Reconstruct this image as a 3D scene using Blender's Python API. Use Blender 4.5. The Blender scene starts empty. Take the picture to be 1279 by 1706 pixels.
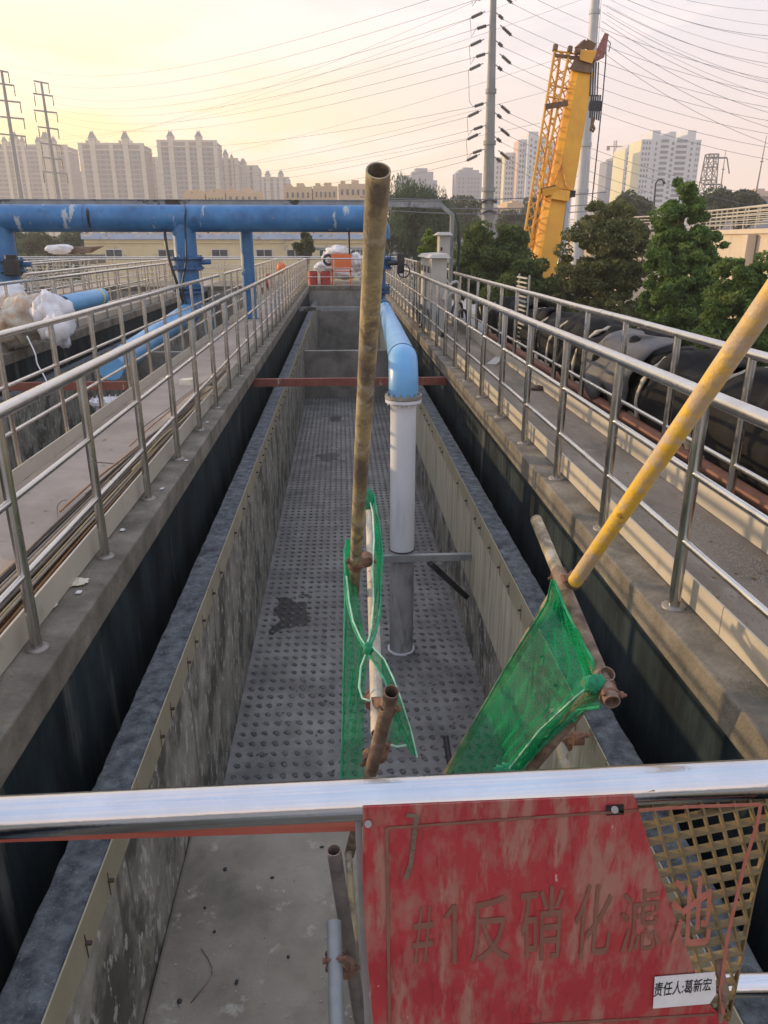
import bpy, math, random
import numpy as np
from mathutils import Vector, Matrix
R = math.radians
random.seed(7)
rnd = random.uniform
sc = bpy.context.scene
C = sc.collection

# ------------------------------------------------------------ camera
CAMZ = 1.765
FPX, PCX, PCY = 1232.0, 639.5, 853.0       # focal length in photo pixels
PITCH, YAW = R(20.06), R(3.23)
cd = bpy.data.cameras.new('camera')
cd.sensor_fit = 'VERTICAL'; cd.sensor_height = 36.0; cd.lens = 36.0 * FPX / 1706.0
cd.clip_start = 0.05; cd.clip_end = 6000
cam = bpy.data.objects.new('camera', cd); C.objects.link(cam)
cam.location = (0, 0, CAMZ); cam.rotation_euler = (R(90) - PITCH, 0, -YAW)
sc.camera = cam
CM = cam.rotation_euler.to_matrix()

def at(u, v, X=None, Y=None, Z=None, zc=None):
    """world point seen at photo pixel (u,v) on a plane / at a depth"""
    d = CM @ Vector(((u - PCX) / FPX, -(v - PCY) / FPX, -1.0))
    o = Vector((0, 0, CAMZ))
    if zc is not None: t = zc
    elif Y is not None: t = Y / d.y
    elif X is not None: t = X / d.x
    else: t = (Z - CAMZ) / d.z
    return o + d * t

# ------------------------------------------------------------ light
SUN_AZ, SUN_EL = R(-62), R(10)     # azimuth measured from +Y towards -X, low evening sun
sdir = Vector((math.sin(SUN_AZ) * math.cos(SUN_EL), math.cos(SUN_AZ) * math.cos(SUN_EL), math.sin(SUN_EL)))
sl = bpy.data.lights.new('sun', 'SUN'); sl.energy = 3.6; sl.angle = R(0.6); sl.color = (1.0, 0.70, 0.38)
so = bpy.data.objects.new('sun', sl); C.objects.link(so)
so.rotation_euler = sdir.to_track_quat('Z', 'Y').to_euler(); so.location = (-40, 40, 60)

w = bpy.data.worlds.new('World'); sc.world = w; w.use_nodes = True
nt = w.node_tree; nt.nodes.clear(); L = nt.links
def N(t, **k):
    n = nt.nodes.new(t)
    for a, b in k.items(): setattr(n, a, b)
    return n
tc = N('ShaderNodeTexCoord')
sky = N('ShaderNodeTexSky', sky_type='NISHITA'); sky.sun_disc = False
sky.sun_elevation = SUN_EL; sky.sun_rotation = SUN_AZ; sky.dust_density = 3.0; sky.ozone_density = 2.0; sky.air_density = 1.2
L.new(tc.outputs['Generated'], sky.inputs[0])
sep = N('ShaderNodeSeparateXYZ'); L.new(tc.outputs['Generated'], sep.inputs[0])
def ramp(fac, stops, interp='LINEAR'):
    r = N('ShaderNodeValToRGB'); r.color_ramp.interpolation = interp
    e = r.color_ramp.elements
    while len(e) < len(stops): e.new(0.5)
    for i, (p, c) in enumerate(stops):
        e[i].position = p; e[i].color = (*c, 1) if len(c) == 3 else c
    L.new(fac, r.inputs[0]); return r
# evening air: peach smog near the horizon to thin pale blue overhead
r_away = ramp(sep.outputs[2], [(0.0, (.66, .52, .44)), (.05, (.90, .68, .56)), (.14, (.80, .67, .65)), (.30, (.62, .64, .73)), (.8, (.52, .64, .86))])
r_sun = ramp(sep.outputs[2], [(0.0, (.78, .58, .34)), (.05, (1.05, .78, .36)), (.14, (1.08, .88, .36)), (.22, (.96, .82, .56)), (.32, (.78, .75, .77)), (.8, (.58, .68, .88))])
dot = N('ShaderNodeVectorMath', operation='DOT_PRODUCT'); L.new(tc.outputs['Generated'], dot.inputs[0])
dot.inputs[1].default_value = (math.sin(SUN_AZ), math.cos(SUN_AZ), 0)
mr = N('ShaderNodeMapRange'); mr.interpolation_type = 'SMOOTHSTEP'; L.new(dot.outputs['Value'], mr.inputs[0])
mr.inputs[1].default_value = .15; mr.inputs[2].default_value = .86
mx = N('ShaderNodeMix', data_type='RGBA'); L.new(mr.outputs[0], mx.inputs[0]); L.new(r_away.outputs[0], mx.inputs[6]); L.new(r_sun.outputs[0], mx.inputs[7])
# thin streaky clouds
mp = N('ShaderNodeMapping'); mp.inputs[3].default_value = (2.0, 1.4, 9.0); mp.inputs[2].default_value = (R(8), R(-14), R(20)); L.new(tc.outputs['Generated'], mp.inputs[0])
nz = N('ShaderNodeTexNoise'); nz.inputs['Scale'].default_value = 2.2; nz.inputs['Detail'].default_value = 7; nz.inputs['Roughness'].default_value = .6; L.new(mp.outputs[0], nz.inputs[0])
rc = ramp(nz.outputs[0], [(.46, (0, 0, 0)), (.60, (1, 1, 1))])
cl = N('ShaderNodeMix', data_type='RGBA'); L.new(mx.outputs[2], cl.inputs[6]); cl.inputs[7].default_value = (1.08, .86, .80, 1)
cf = N('ShaderNodeMath', operation='MULTIPLY'); L.new(rc.outputs[0], cf.inputs[0]); cf.inputs[1].default_value = .5; L.new(cf.outputs[0], cl.inputs[0])
# add the physical sky on top at low strength
ms = N('ShaderNodeVectorMath', operation='SCALE'); L.new(sky.outputs[0], ms.inputs[0]); ms.inputs['Scale'].default_value = .012
ad = N('ShaderNodeVectorMath', operation='ADD'); L.new(cl.outputs[2], ad.inputs[0]); L.new(ms.outputs[0], ad.inputs[1])
bg = N('ShaderNodeBackground'); bg.inputs[1].default_value = 1.0; L.new(ad.outputs[0], bg.inputs[0])
wo = N('ShaderNodeOutputWorld'); L.new(bg.outputs[0], wo.inputs[0])
sc.view_settings.view_transform = 'Standard'; sc.view_settings.look = 'None'; sc.view_settings.gamma = 1; sc.view_settings.exposure = 0.5
sc.cycles.max_bounces = 8; sc.cycles.transparent_max_bounces = 16

# ------------------------------------------------------------ helpers
def mat(name, cols, scale=4.0, detail=6, rough=.6, metal=0.0, bump=0.0, bscale=None, stretch=(1, 1, 1), over=(), rvar=0.0, transmission=0, alpha=None, spec=None):
    """cols: colours blended by noise; over: (colour, scale, stretch, lo, hi, strength) noise-masked marks"""
    m = bpy.data.materials.new(name); m.use_nodes = True
    t = m.node_tree; b = t.nodes['Principled BSDF']
    def n(ty): return t.nodes.new(ty)
    co = n('ShaderNodeTexCoord')
    def noise(s, st, d, off=0.0):
        mp = n('ShaderNodeMapping'); mp.inputs[3].default_value = st; mp.inputs[1].default_value = (off, off * .7, off * .3)
        t.links.new(co.outputs['Object'], mp.inputs[0])
        z = n('ShaderNodeTexNoise'); z.inputs['Scale'].default_value = s; z.inputs['Detail'].default_value = d; z.inputs['Roughness'].default_value = .62
        t.links.new(mp.outputs[0], z.inputs[0]); return z
    z = noise(scale, stretch, detail)
    r = n('ShaderNodeValToRGB'); e = r.color_ramp.elements
    while len(e) < len(cols): e.new(.5)
    k = len(cols)
    for i, c in enumerate(cols):
        e[i].position = .5 if k == 1 else .3 + .4 * i / (k - 1); e[i].color = (*c, 1)
    t.links.new(z.outputs[0], r.inputs[0])
    cur = r.outputs[0]; curf = None
    for i, (c, s, st, lo, hi, a) in enumerate(over):
        zz = noise(s, st, 7, 3.7 * (i + 1))
        q = n('ShaderNodeMapRange'); q.inputs[1].default_value = lo; q.inputs[2].default_value = hi; q.inputs[4].default_value = a
        t.links.new(zz.outputs[0], q.inputs[0])
        x = n('ShaderNodeMix'); x.data_type = 'RGBA'; t.links.new(q.outputs[0], x.inputs[0]); t.links.new(cur, x.inputs[6]); x.inputs[7].default_value = (*c, 1)
        cur = x.outputs[2]; curf = q.outputs[0]
    t.links.new(cur, b.inputs['Base Color'])
    b.inputs['Roughness'].default_value = rough; b.inputs['Metallic'].default_value = metal
    if spec is not None: b.inputs['Specular IOR Level'].default_value = spec
    if rvar:
        q = n('ShaderNodeMapRange'); q.inputs[3].default_value = rough - rvar; q.inputs[4].default_value = rough + rvar
        q.inputs[1].default_value = .3; q.inputs[2].default_value = .7
        zz = noise(scale * 3, stretch, 4, 9.1); t.links.new(zz.outputs[0], q.inputs[0]); t.links.new(q.outputs[0], b.inputs['Roughness'])
    if bump:
        bp = n('ShaderNodeBump'); bp.inputs['Strength'].default_value = bump; bp.inputs['Distance'].default_value = .02
        zb = noise(bscale or scale * 6, stretch, 8, 5.5); t.links.new(zb.outputs[0], bp.inputs['Height']); t.links.new(bp.outputs[0], b.inputs['Normal'])
    if alpha is not None: b.inputs['Alpha'].default_value = alpha
    return m

class MB:
    def __init__(s): s.v = []; s.f = []; s.sm = []
    def add(s, vs, fs, smooth=False):
        o = len(s.v); s.v += [tuple(p) for p in vs]; s.f += [tuple(i + o for i in f) for f in fs]; s.sm += [smooth] * len(fs); return s
    def box(s, a, b):
        x0, y0, z0 = (min(a[i], b[i]) for i in range(3)); x1, y1, z1 = (max(a[i], b[i]) for i in range(3))
        return s.hexa([(x0, y0, z0), (x1, y0, z0), (x1, y1, z0), (x0, y1, z0)], [(x0, y0, z1), (x1, y0, z1), (x1, y1, z1), (x0, y1, z1)])
    def hexa(s, lo, hi):
        return s.add(list(lo) + list(hi), [(3, 2, 1, 0), (4, 5, 6, 7), (0, 1, 5, 4), (1, 2, 6, 5), (2, 3, 7, 6), (3, 0, 4, 7)])
    def bar(s, p, q, w, h=None, up=(0, 0, 1)):
        p = Vector(p); q = Vector(q); d = (q - p).normalized(); u = Vector(up)
        if abs(d.dot(u)) > .98: u = Vector((0, 1, 0))
        sd = d.cross(u).normalized() * w / 2; uu = sd.cross(d).normalized() * (h or w) / 2
        return s.hexa([p - sd - uu, p + sd - uu, p + sd + uu, p - sd + uu], [q - sd - uu, q + sd - uu, q + sd + uu, q - sd + uu])
    def tube(s, pts, r, n=12, caps=True, hollow=0.0, ry=1.0):
        pts = [Vector(p) for p in pts]; k = len(pts)
        rr = r if isinstance(r, (list, tuple)) else [r] * k
        # parallel frame
        d0 = (pts[1] - pts[0]).normalized(); a = Vector((0, 0, 1)) if abs(d0.z) < .9 else Vector((1, 0, 0))
        u = d0.cross(a).normalized(); rings = []
        for i in range(k):
            d = ((pts[min(i + 1, k - 1)] - pts[i]).normalized() + (pts[i] - pts[max(i - 1, 0)]).normalized())
            d = d.normalized() if d.length > 1e-6 else d0
            u = (u - d * u.dot(d)).normalized(); w2 = d.cross(u)
            rings.append([pts[i] + (u * math.cos(2 * math.pi * j / n) + w2 * math.sin(2 * math.pi * j / n) * ry) * rr[i] for j in range(n)])
        vs = [p for g in rings for p in g]
        fs = [(i * n + j, i * n + (j + 1) % n, (i + 1) * n + (j + 1) % n, (i + 1) * n + j) for i in range(k - 1) for j in range(n)]
        s.add(vs, fs, True)
        if hollow:
            for g, c, sgn in ((rings[0], pts[0], 1), (rings[-1], pts[-1], -1)):
                d = (pts[1] - pts[0]).normalized() if sgn > 0 else (pts[-2] - pts[-1]).normalized()
                inner = [c + (p - c) * (1 - hollow) for p in g]; deep = [p + d * min(.25, (pts[0] - pts[-1]).length * .4) for p in inner]
                s.add(g + inner, [(j, (j + 1) % n, n + (j + 1) % n, n + j) for j in range(n)])
                s.add(inner + deep, [(j, (j + 1) % n, n + (j + 1) % n, n + j) for j in range(n)], True)
                s.add(deep, [tuple(range(n))])
        elif caps:
            s.add(rings[0], [tuple(reversed(range(n)))]); s.add(rings[-1], [tuple(range(n))])
        return s
    def sheet(s, grid, smooth=True):
        h = len(grid); w_ = len(grid[0])
        return s.add([p for r_ in grid for p in r_], [(i * w_ + j, i * w_ + j + 1, (i + 1) * w_ + j + 1, (i + 1) * w_ + j) for i in range(h - 1) for j in range(w_ - 1)], smooth)

OFF = {}
def obj(name, mb, m, parent=None, loc=None, bevel=0, solid=0):
    """link a mesh built in world coordinates; origin = its thing's base"""
    base = OFF.get(parent.name, Vector((0, 0, 0))) if parent else Vector(loc or (0, 0, 0))
    me = bpy.data.meshes.new(name)
    me.from_pydata([(p[0] - base.x, p[1] - base.y, p[2] - base.z) for p in mb.v], [], mb.f)
    me.polygons.foreach_set('use_smooth', mb.sm); me.materials.append(m); me.update()
    o = bpy.data.objects.new(name, me); C.objects.link(o)
    if parent: o.parent = parent
    else: o.location = base
    OFF[o.name] = base
    if bevel:
        b = o.modifiers.new('bevel', 'BEVEL'); b.width = bevel; b.segments = 2; b.limit_method = 'ANGLE'; b.angle_limit = R(50)
    if solid:
        b = o.modifiers.new('solid', 'SOLIDIFY'); b.thickness = solid
    return o
def thing(name, label, cat, loc=(0, 0, 0), group=None):
    o = bpy.data.objects.new(name, None); C.objects.link(o); o.location = loc; o.empty_display_size = .2
    OFF[o.name] = Vector(loc); return tag(o, label, cat, group)
def tag(o, label, cat, group=None, kind=None):
    o['label'] = label; o['category'] = cat
    if group: o['group'] = group
    if kind: o['kind'] = kind
    return o
def struct(o, kind='structure'): o['kind'] = kind; return o
def inst(name, me_obj, loc, parent, rot=None):
    o = bpy.data.objects.new(name, me_obj if isinstance(me_obj, bpy.types.Mesh) else me_obj.data); C.objects.link(o); o.parent = parent; o.location = loc
    if rot: o.rotation_euler = rot
    return o

# ------------------------------------------------------------ materials
conc = mat('concrete_grey', [(.13, .125, .115), (.25, .24, .215), (.33, .315, .28)], 1.8, 9, .85, bump=.35, bscale=40, over=[((.06, .06, .05), 1.2, (1, 1, 1), .55, .75, .6), ((.36, .34, .30), 18, (1, 1, 1), .62, .7, .5)])
conc_near = mat('concrete_near_slab', [(.14, .125, .098), (.24, .215, .172), (.33, .30, .25)], 1.5, 10, .85, bump=.4, bscale=40, over=[((.08, .075, .06), 2.2, (1, 1, 1), .54, .70, .6), ((.46, .44, .38), 7, (1, 1, 1), .60, .68, .6), ((.05, .045, .04), 28, (1, 1, 1), .68, .72, .7)])
conc_deck = mat('concrete_deck', [(.27, .225, .18), (.345, .285, .235), (.43, .365, .305)], 1.1, 8, .8, bump=.25, bscale=60, over=[((.15, .13, .11), .8, (1, .5, 1), .52, .72, .65), ((.10, .09, .07), 9, (1, 1, 1), .62, .70, .5)])
conc_deck_r = mat('concrete_deck_brown', [(.15, .12, .085), (.22, .18, .135), (.30, .255, .20)], 1.6, 9, .8, bump=.3, bscale=50, stretch=(1.4, .6, 1), over=[((.09, .075, .055), 1.1, (1, .5, 1), .50, .68, .7), ((.40, .35, .28), 5, (1, .5, 1), .60, .72, .5)])
conc_edge = mat('concrete_ledge', [(.085, .078, .062), (.165, .148, .12), (.26, .235, .195)], 3.5, 9, .9, bump=.6, bscale=45, over=[((.30, .17, .07), 1.3, (1, 1, .25), .60, .74, .7), ((.04, .045, .03), 2.3, (1, 1, .4), .54, .70, .7)])
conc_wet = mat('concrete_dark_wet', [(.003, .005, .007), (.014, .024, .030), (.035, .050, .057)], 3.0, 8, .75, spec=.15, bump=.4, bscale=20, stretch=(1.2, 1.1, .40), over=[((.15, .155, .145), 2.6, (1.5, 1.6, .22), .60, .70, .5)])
conc_top = mat('coping_rough_dark', [(.035, .042, .048), (.11, .125, .14), (.20, .225, .24)], 14.0, 10, .9, bump=1.0, bscale=70, over=[((.30, .33, .35), 50, (1, 1, 1), .58, .68, .6), ((.02, .022, .024), 2.5, (1, 1, 1), .54, .68, .6)])
conc_wall = mat('concrete_mottled_wall', [(.13, .125, .105), (.25, .24, .20), (.36, .345, .30)], 4.0, 9, .85, bump=.5, bscale=30, over=[((.035, .035, .03), 1.6, (1, 1.4, 1.1), .50, .58, .75), ((.06, .06, .05), 4, (1, 3.5, .3), .54, .66, .7), ((.52, .51, .47), 9, (1, 1.5, .8), .57, .63, .75)])
ply = mat('weathered_panel', [(.26, .235, .165), (.42, .385, .29), (.54, .495, .385)], 4.0, 8, .8, bump=.2, stretch=(1, 3.5, .25), over=[((.10, .09, .06), 4.0, (1, 4, .35), .55, .72, .7)])
plate = mat('weir_plate_tan', [(.30, .27, .19), (.40, .36, .26)], 3, 5, .6, metal=.2, over=[((.13, .10, .06), 6, (1, 1, .4), .62, .72, .8)])
black_floor = mat('gutter_base_black', [(.006, .008, .009), (.012, .014, .014)], 3, 4, .35)  # near-black colour for gutter and chamber floors
steel = mat('stainless_steel', [(.50, .50, .49), (.62, .62, .61)], 2.5, 4, .24, metal=1.0, rvar=.06, over=[((.30, .27, .22), 5, (1, 1, .5), .58, .80, .5)])
steel_dull = mat('dull_steel', [(.20, .19, .17), (.30, .28, .26)], 12, 4, .5, metal=.6)
steel_front = mat('polished_steel', [(.50, .52, .56), (.62, .64, .67)], 5, 4, .11, metal=1.0, rvar=.05, bump=.03, bscale=60, over=[((.40, .36, .30), 30, (1, 1, 1), .68, .73, .5)])
darkbolt = mat('dark_bolt', [(.03, .025, .02), (.07, .055, .04)], 20, 3, .7)
kick = mat('toe_board_cream', [(.38, .35, .29), (.47, .43, .36)], 2, 5, .55, over=[((.25, .21, .16), 5, (1, 1, 1), .6, .75, .6)])
blue = mat('blue_paint', [(.022, .11, .27), (.035, .155, .35), (.055, .21, .43)], 2.0, 6, .42, bump=.05, over=[((.02, .06, .13), 3, (1, 1, 1), .54, .72, .7), ((.40, .45, .45), 1.3, (2.5, 1, .8), .62, .65, .85), ((.30, .22, .15), 9, (1, 1, .6), .66, .70, .7)])
blue_light = mat('light_blue_plastic', [(.10, .29, .54), (.15, .38, .64)], 2, 5, .38, over=[((.06, .14, .24), 6, (1, 1, 1), .62, .74, .5)])
blue_dark = mat('valve_blue', [(.02, .09, .22), (.03, .13, .30)], 8, 5, .45, over=[((.05, .04, .03), 9, (1, 1, 1), .58, .7, .6)])
white_pvc = mat('white_plastic_pipe', [(.52, .54, .57), (.72, .74, .78)], 1.2, 6, .40, stretch=(2, 2, .4), over=[((.20, .20, .19), 2.2, (2, 2, .25), .52, .75, .7)])
pvc_clean = mat('pipe_collar_pale', [(.55, .56, .60), (.68, .69, .74)], 5, 4, .4)
rust = mat('rusty_tube', [(.10, .065, .045), (.20, .14, .10), (.32, .25, .19)], 14, 8, .8, bump=.5, bscale=60, over=[((.05, .03, .02), 9, (1, 1, 1), .56, .68, .7)])
rust_red = mat('red_oxide_steel', [(.16, .05, .035), (.25, .085, .06)], 6, 7, .7, bump=.2, over=[((.50, .42, .38), 6, (3, 1, .35), .62, .66, .75)])
rust_pipe = mat('rust_brown_pipe', [(.16, .07, .045), (.27, .12, .075)], 4, 6, .7, bump=.2)
pole_y = mat('worn_yellow_pole', [(.17, .14, .095), (.38, .31, .17), (.62, .48, .22)], 5, 9, .6, bump=.5, bscale=50, stretch=(1, 1, .6), over=[((.12, .095, .08), 11, (1, 1, .7), .46, .58, .8), ((.46, .42, .36), 16, (1, 1, 1), .55, .66, .7)])
pole_y2 = mat('yellow_painted_tube', [(.62, .40, .05), (.78, .50, .06)], 4, 8, .45, bump=.3, bscale=45, over=[((.48, .37, .27), 7, (1, 1, 1), .45, .58, .85), ((.50, .42, .36), 18, (1, 1, 1), .52, .62, .7), ((.20, .10, .05), 22, (1, 1, 1), .64, .72, .8)])
pole_w = mat('flaking_white_tube', [(.40, .36, .30), (.58, .53, .46)], 16, 8, .7, bump=.5, bscale=60, over=[((.52, .36, .08), 6, (1, 1, 1), .55, .66, .75), ((.16, .12, .09), 26, (1, 1, 1), .58, .68, .8)])
pole_g = mat('grey_galvanised_tube', [(.17, .19, .20), (.26, .28, .29)], 8, 7, .55, metal=.3, bump=.2)
clampm = mat('rusty_clamp', [(.12, .06, .04), (.24, .13, .085)], 20, 6, .85, bump=.6, bscale=60)
black_rub = mat('black_rubber', [(.012, .012, .013), (.03, .03, .032)], 5, 5, .55)
black_foam = mat('black_insulation_sheet', [(.005, .005, .0055), (.010, .0098, .010), (.022, .021, .020)], 2.0, 7, .85, spec=.2, bump=.5, bscale=9, over=[((.20, .19, .17), 5, (1, 1, 1), .66, .76, .6)])
foam = mat('torn_foam_edge', [(.42, .36, .27), (.62, .56, .45)], 18, 6, .9, bump=.8, over=[((.16, .12, .08), 12, (1, 1, 1), .58, .7, .7)])
grey_box = mat('cabinet_grey_paint', [(.34, .33, .30), (.42, .41, .37)], 3, 5, .5, over=[((.22, .18, .13), 6, (1, 1, .4), .62, .74, .6)])
frame_grey = mat('weathered_channel_steel', [(.20, .22, .23), (.34, .36, .36)], 4, 7, .55, metal=.4, over=[((.05, .035, .025), 1.5, (1, 1, 1), .60, .64, .9)])
cable = mat('black_cable', [(.01, .011, .012), (.02, .022, .022)], 5, 3, .5)
bagm = mat('white_woven_bag', [(.50, .50, .52), (.72, .72, .74)], 4, 6, .7, bump=.5, bscale=10)
sandbag = mat('pale_mesh_bag', [(.40, .33, .26), (.62, .60, .52)], 7, 7, .8, bump=.5, bscale=16, over=[((.48, .30, .18), 4, (1, 1, 1), .5, .6, .7)])
orange = mat('orange_panel', [(.62, .14, .04), (.72, .18, .06)], 3, 4, .5)
redp = mat('faded_red_drum', [(.32, .03, .03), (.42, .06, .05)], 6, 5, .5)
paper = mat('scrap_paper', [(.55, .50, .38), (.70, .66, .55)], 8, 4, .8)
wood = mat('scrap_board', [(.22, .15, .08), (.36, .26, .15)], 6, 6, .8, stretch=(1, .2, 1))
barm = mat('rebar', [(.07, .05, .04), (.17, .12, .09), (.26, .20, .15)], 9, 5, .7, stretch=(3, .5, 3), bump=.3)
ground_m = mat('pale_yard_ground', [(.26, .26, .25), (.38, .38, .37)], .25, 8, .9, over=[((.07, .09, .045), .06, (1, 1, 1), .5, .56, .85)])

# nozzle plate: rows of strainer caps in the floor sheet
def floor_mat():
    m = mat('nozzle_plate', [(.10, .097, .095), (.18, .175, .168), (.27, .262, .25)], 2.6, 10, .62, over=[((.30, .30, .33), 12, (1, 1, 1), .60, .72, .4), ((.07, .07, .09), 3.5, (.5, 1.5, 1), .55, .75, .5)])
    t = m.node_tree; b = t.nodes['Principled BSDF']; co = t.nodes.new('ShaderNodeTexCoord')
    src = b.inputs['Base Color'].links[0].from_socket
    nz = t.nodes.new('ShaderNodeTexNoise'); nz.inputs['Scale'].default_value = 4; nz.inputs['Detail'].default_value = 3; t.links.new(co.outputs['Object'], nz.inputs[0])
    wv = t.nodes.new('ShaderNodeVectorMath'); wv.operation = 'SCALE'; wv.inputs['Scale'].default_value = .022; t.links.new(nz.outputs['Color'], wv.inputs[0])
    av = t.nodes.new('ShaderNodeVectorMath'); av.operation = 'ADD'; t.links.new(co.outputs['Object'], av.inputs[0]); t.links.new(wv.outputs[0], av.inputs[1])
    sp = t.nodes.new('ShaderNodeSeparateXYZ'); t.links.new(av.outputs[0], sp.inputs[0])
    def mth(op, a, bb=None):
        q = t.nodes.new('ShaderNodeMath'); q.operation = op
        for i, x in enumerate((a, bb)):
            if x is None: continue
            if isinstance(x, (int, float)): q.inputs[i].default_value = x
            else: t.links.new(x, q.inputs[i])
        return q.outputs[0]
    PX, PY = .094, .135
    fx = mth('MULTIPLY', mth('SUBTRACT', mth('FRACT', mth('DIVIDE', sp.outputs[0], PX)), .5), PX)
    fy = mth('MULTIPLY', mth('SUBTRACT', mth('FRACT', mth('DIVIDE', sp.outputs[1], PY)), .5), PY)
    r = mth('SQRT', mth('ADD', mth('MULTIPLY', fx, fx), mth('MULTIPLY', fy, fy)))
    cr = t.nodes.new('ShaderNodeValToRGB'); e = cr.color_ramp.elements
    for p, c in [(.30, .45), (.55, .7), (.80, .25)]: e.new(p)
    for el, (p, c) in zip(e, [(0, .15), (.22, .25), (.42, .95), (.70, .22), (1.0, 0.0)]): el.position = p; el.color = (c, c, c, 1)
    t.links.new(mth('DIVIDE', r, .034), cr.inputs[0])
    # wear mask makes some rings fainter
    nz2 = t.nodes.new('ShaderNodeTexNoise'); nz2.inputs['Scale'].default_value = 3.1; nz2.inputs['Detail'].default_value = 5; t.links.new(co.outputs['Object'], nz2.inputs[0])
    mr = t.nodes.new('ShaderNodeMapRange'); mr.inputs[1].default_value = .38; mr.inputs[2].default_value = .6; mr.inputs[3].default_value = .45; mr.inputs[4].default_value = 1.0; t.links.new(nz2.outputs[0], mr.inputs[0])
    h = mth('MULTIPLY', cr.outputs[0], mr.outputs[0])
    x = t.nodes.new('ShaderNodeMix'); x.data_type = 'RGBA'; t.links.new(mth('MULTIPLY', h, .75), x.inputs[0]); t.links.new(src, x.inputs[6]); x.inputs[7].default_value = (.022, .024, .034, 1)
    # wet patches
    cur = x.outputs[2]; wet = None
    (WPX, WPY, _), (WQX, WQY, _), (WRX, WRY, _) = at(488, 1022, Z=-2.165), at(549, 762, Z=-2.165), at(560, 698, Z=-2.165)
    for (cx, cy, rx, ry) in ((WPX, WPY, .20, .42), (WQX, WQY, .30, .30), (WRX, WRY, .16, .35)):
        dx = mth('DIVIDE', mth('SUBTRACT', sp.outputs[0], cx), rx); dy = mth('DIVIDE', mth('SUBTRACT', sp.outputs[1], cy), ry)
        d = mth('ADD', mth('MAXIMUM', mth('ABSOLUTE', dx), mth('ABSOLUTE', dy)), mth('MULTIPLY', mth('SUBTRACT', nz2.outputs[0], .5), 2.4))
        k = mth('LESS_THAN', d, .8); wet = k if wet is None else mth('MAXIMUM', wet, k)
    y = t.nodes.new('ShaderNodeMix'); y.data_type = 'RGBA'; t.links.new(mth('MULTIPLY', wet, mth('SUBTRACT', 1.0, mth('MULTIPLY', h, .8))), y.inputs[0]); t.links.new(cur, y.inputs[6]); y.inputs[7].default_value = (.010, .011, .011, 1)
    t.links.new(y.outputs[2], b.inputs['Base Color'])
    rr = t.nodes.new('ShaderNodeMapRange'); rr.inputs[3].default_value = .6; rr.inputs[4].default_value = .5; t.links.new(wet, rr.inputs[0]); t.links.new(rr.outputs[0], b.inputs['Roughness'])
    bp = t.nodes.new('ShaderNodeBump'); bp.inputs['Distance'].default_value = .02; bp.inputs['Strength'].default_value = .9; t.links.new(h, bp.inputs['Height']); t.links.new(bp.outputs[0], b.inputs['Normal'])
    return m
nozzle = floor_mat()

# ------------------------------------------------------------ ground and tank setting
PITCHX = 4.28
YA, YB = -2.0, 33.0
gz = -6.5
g = MB()
# yard + horizon sheet with a rectangular hole for the basins
hx0, hx1, hy0, hy1 = -25.0, 3.9, -3.0, 44.0
S_ = 3000
for a, b in (((-S_, -S_), (S_, hy0)), ((-S_, hy1), (S_, S_)), ((-S_, hy0), (hx0, hy1)), ((hx1, hy0), (S_, hy1))):
    g.add([(a[0], a[1], gz), (b[0], a[1], gz), (b[0], b[1], gz), (a[0], b[1], gz)], [(0, 1, 2, 3)])
struct(obj('ground', g, ground_m))
FZ = -2.165; WZ = -.535
def walkway(x0, x1, name='walkway'):
    o = struct(obj(name, MB().box((x0, YA, -.175), (x1, YB + 5, 0)), conc_edge, bevel=.012))
    d = struct(obj('walkway_floor', MB().box((x0 + .20, YA, .0), (x1 - .20, YB + 5, .006)), conc_deck if x0 < 0 else conc_deck_r))
for k in range(5):
    x1 = -1.313 - PITCHX * k
    walkway(x1 - 1.397, x1)
walkway(1.57, 2.97)
# supports below each walkway = basin side walls
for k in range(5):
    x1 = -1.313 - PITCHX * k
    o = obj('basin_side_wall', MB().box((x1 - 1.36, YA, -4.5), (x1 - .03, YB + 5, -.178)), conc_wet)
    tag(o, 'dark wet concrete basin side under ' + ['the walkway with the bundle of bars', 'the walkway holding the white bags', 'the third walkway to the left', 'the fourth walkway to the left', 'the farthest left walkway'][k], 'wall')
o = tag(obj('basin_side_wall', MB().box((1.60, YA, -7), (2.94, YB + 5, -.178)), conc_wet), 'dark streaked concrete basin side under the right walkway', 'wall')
o = tag(obj('pipe_ledge', MB().box((2.973, YA, -7), (3.75, YB + 5, -.25)), conc, bevel=.01), 'concrete ledge carrying the black wrapped pipe outside the right walkway', 'ledge')
def rough_slab(x0, x1, z):
    mb = MB(); rows = []; y = YA
    while y < YB:
        a = rnd(-.006, .003); b = rnd(-.003, .006); c = rnd(-.003, .002)
        rows.append([(x0 + a * (x1 < 0) , y, z - .013), (x0 + a * (x1 < 0), y, z - .005), (x0 + .006, y, z + c), ((x0 + x1) / 2, y, z + rnd(-.002, .002)), (x1 - .006, y, z + c), (x1 + b * (x1 > 0), y, z - .005), (x1 + b * (x1 > 0), y, z - .013)])
        y += rnd(.03, .09)
    return mb.sheet(rows, False)
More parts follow.
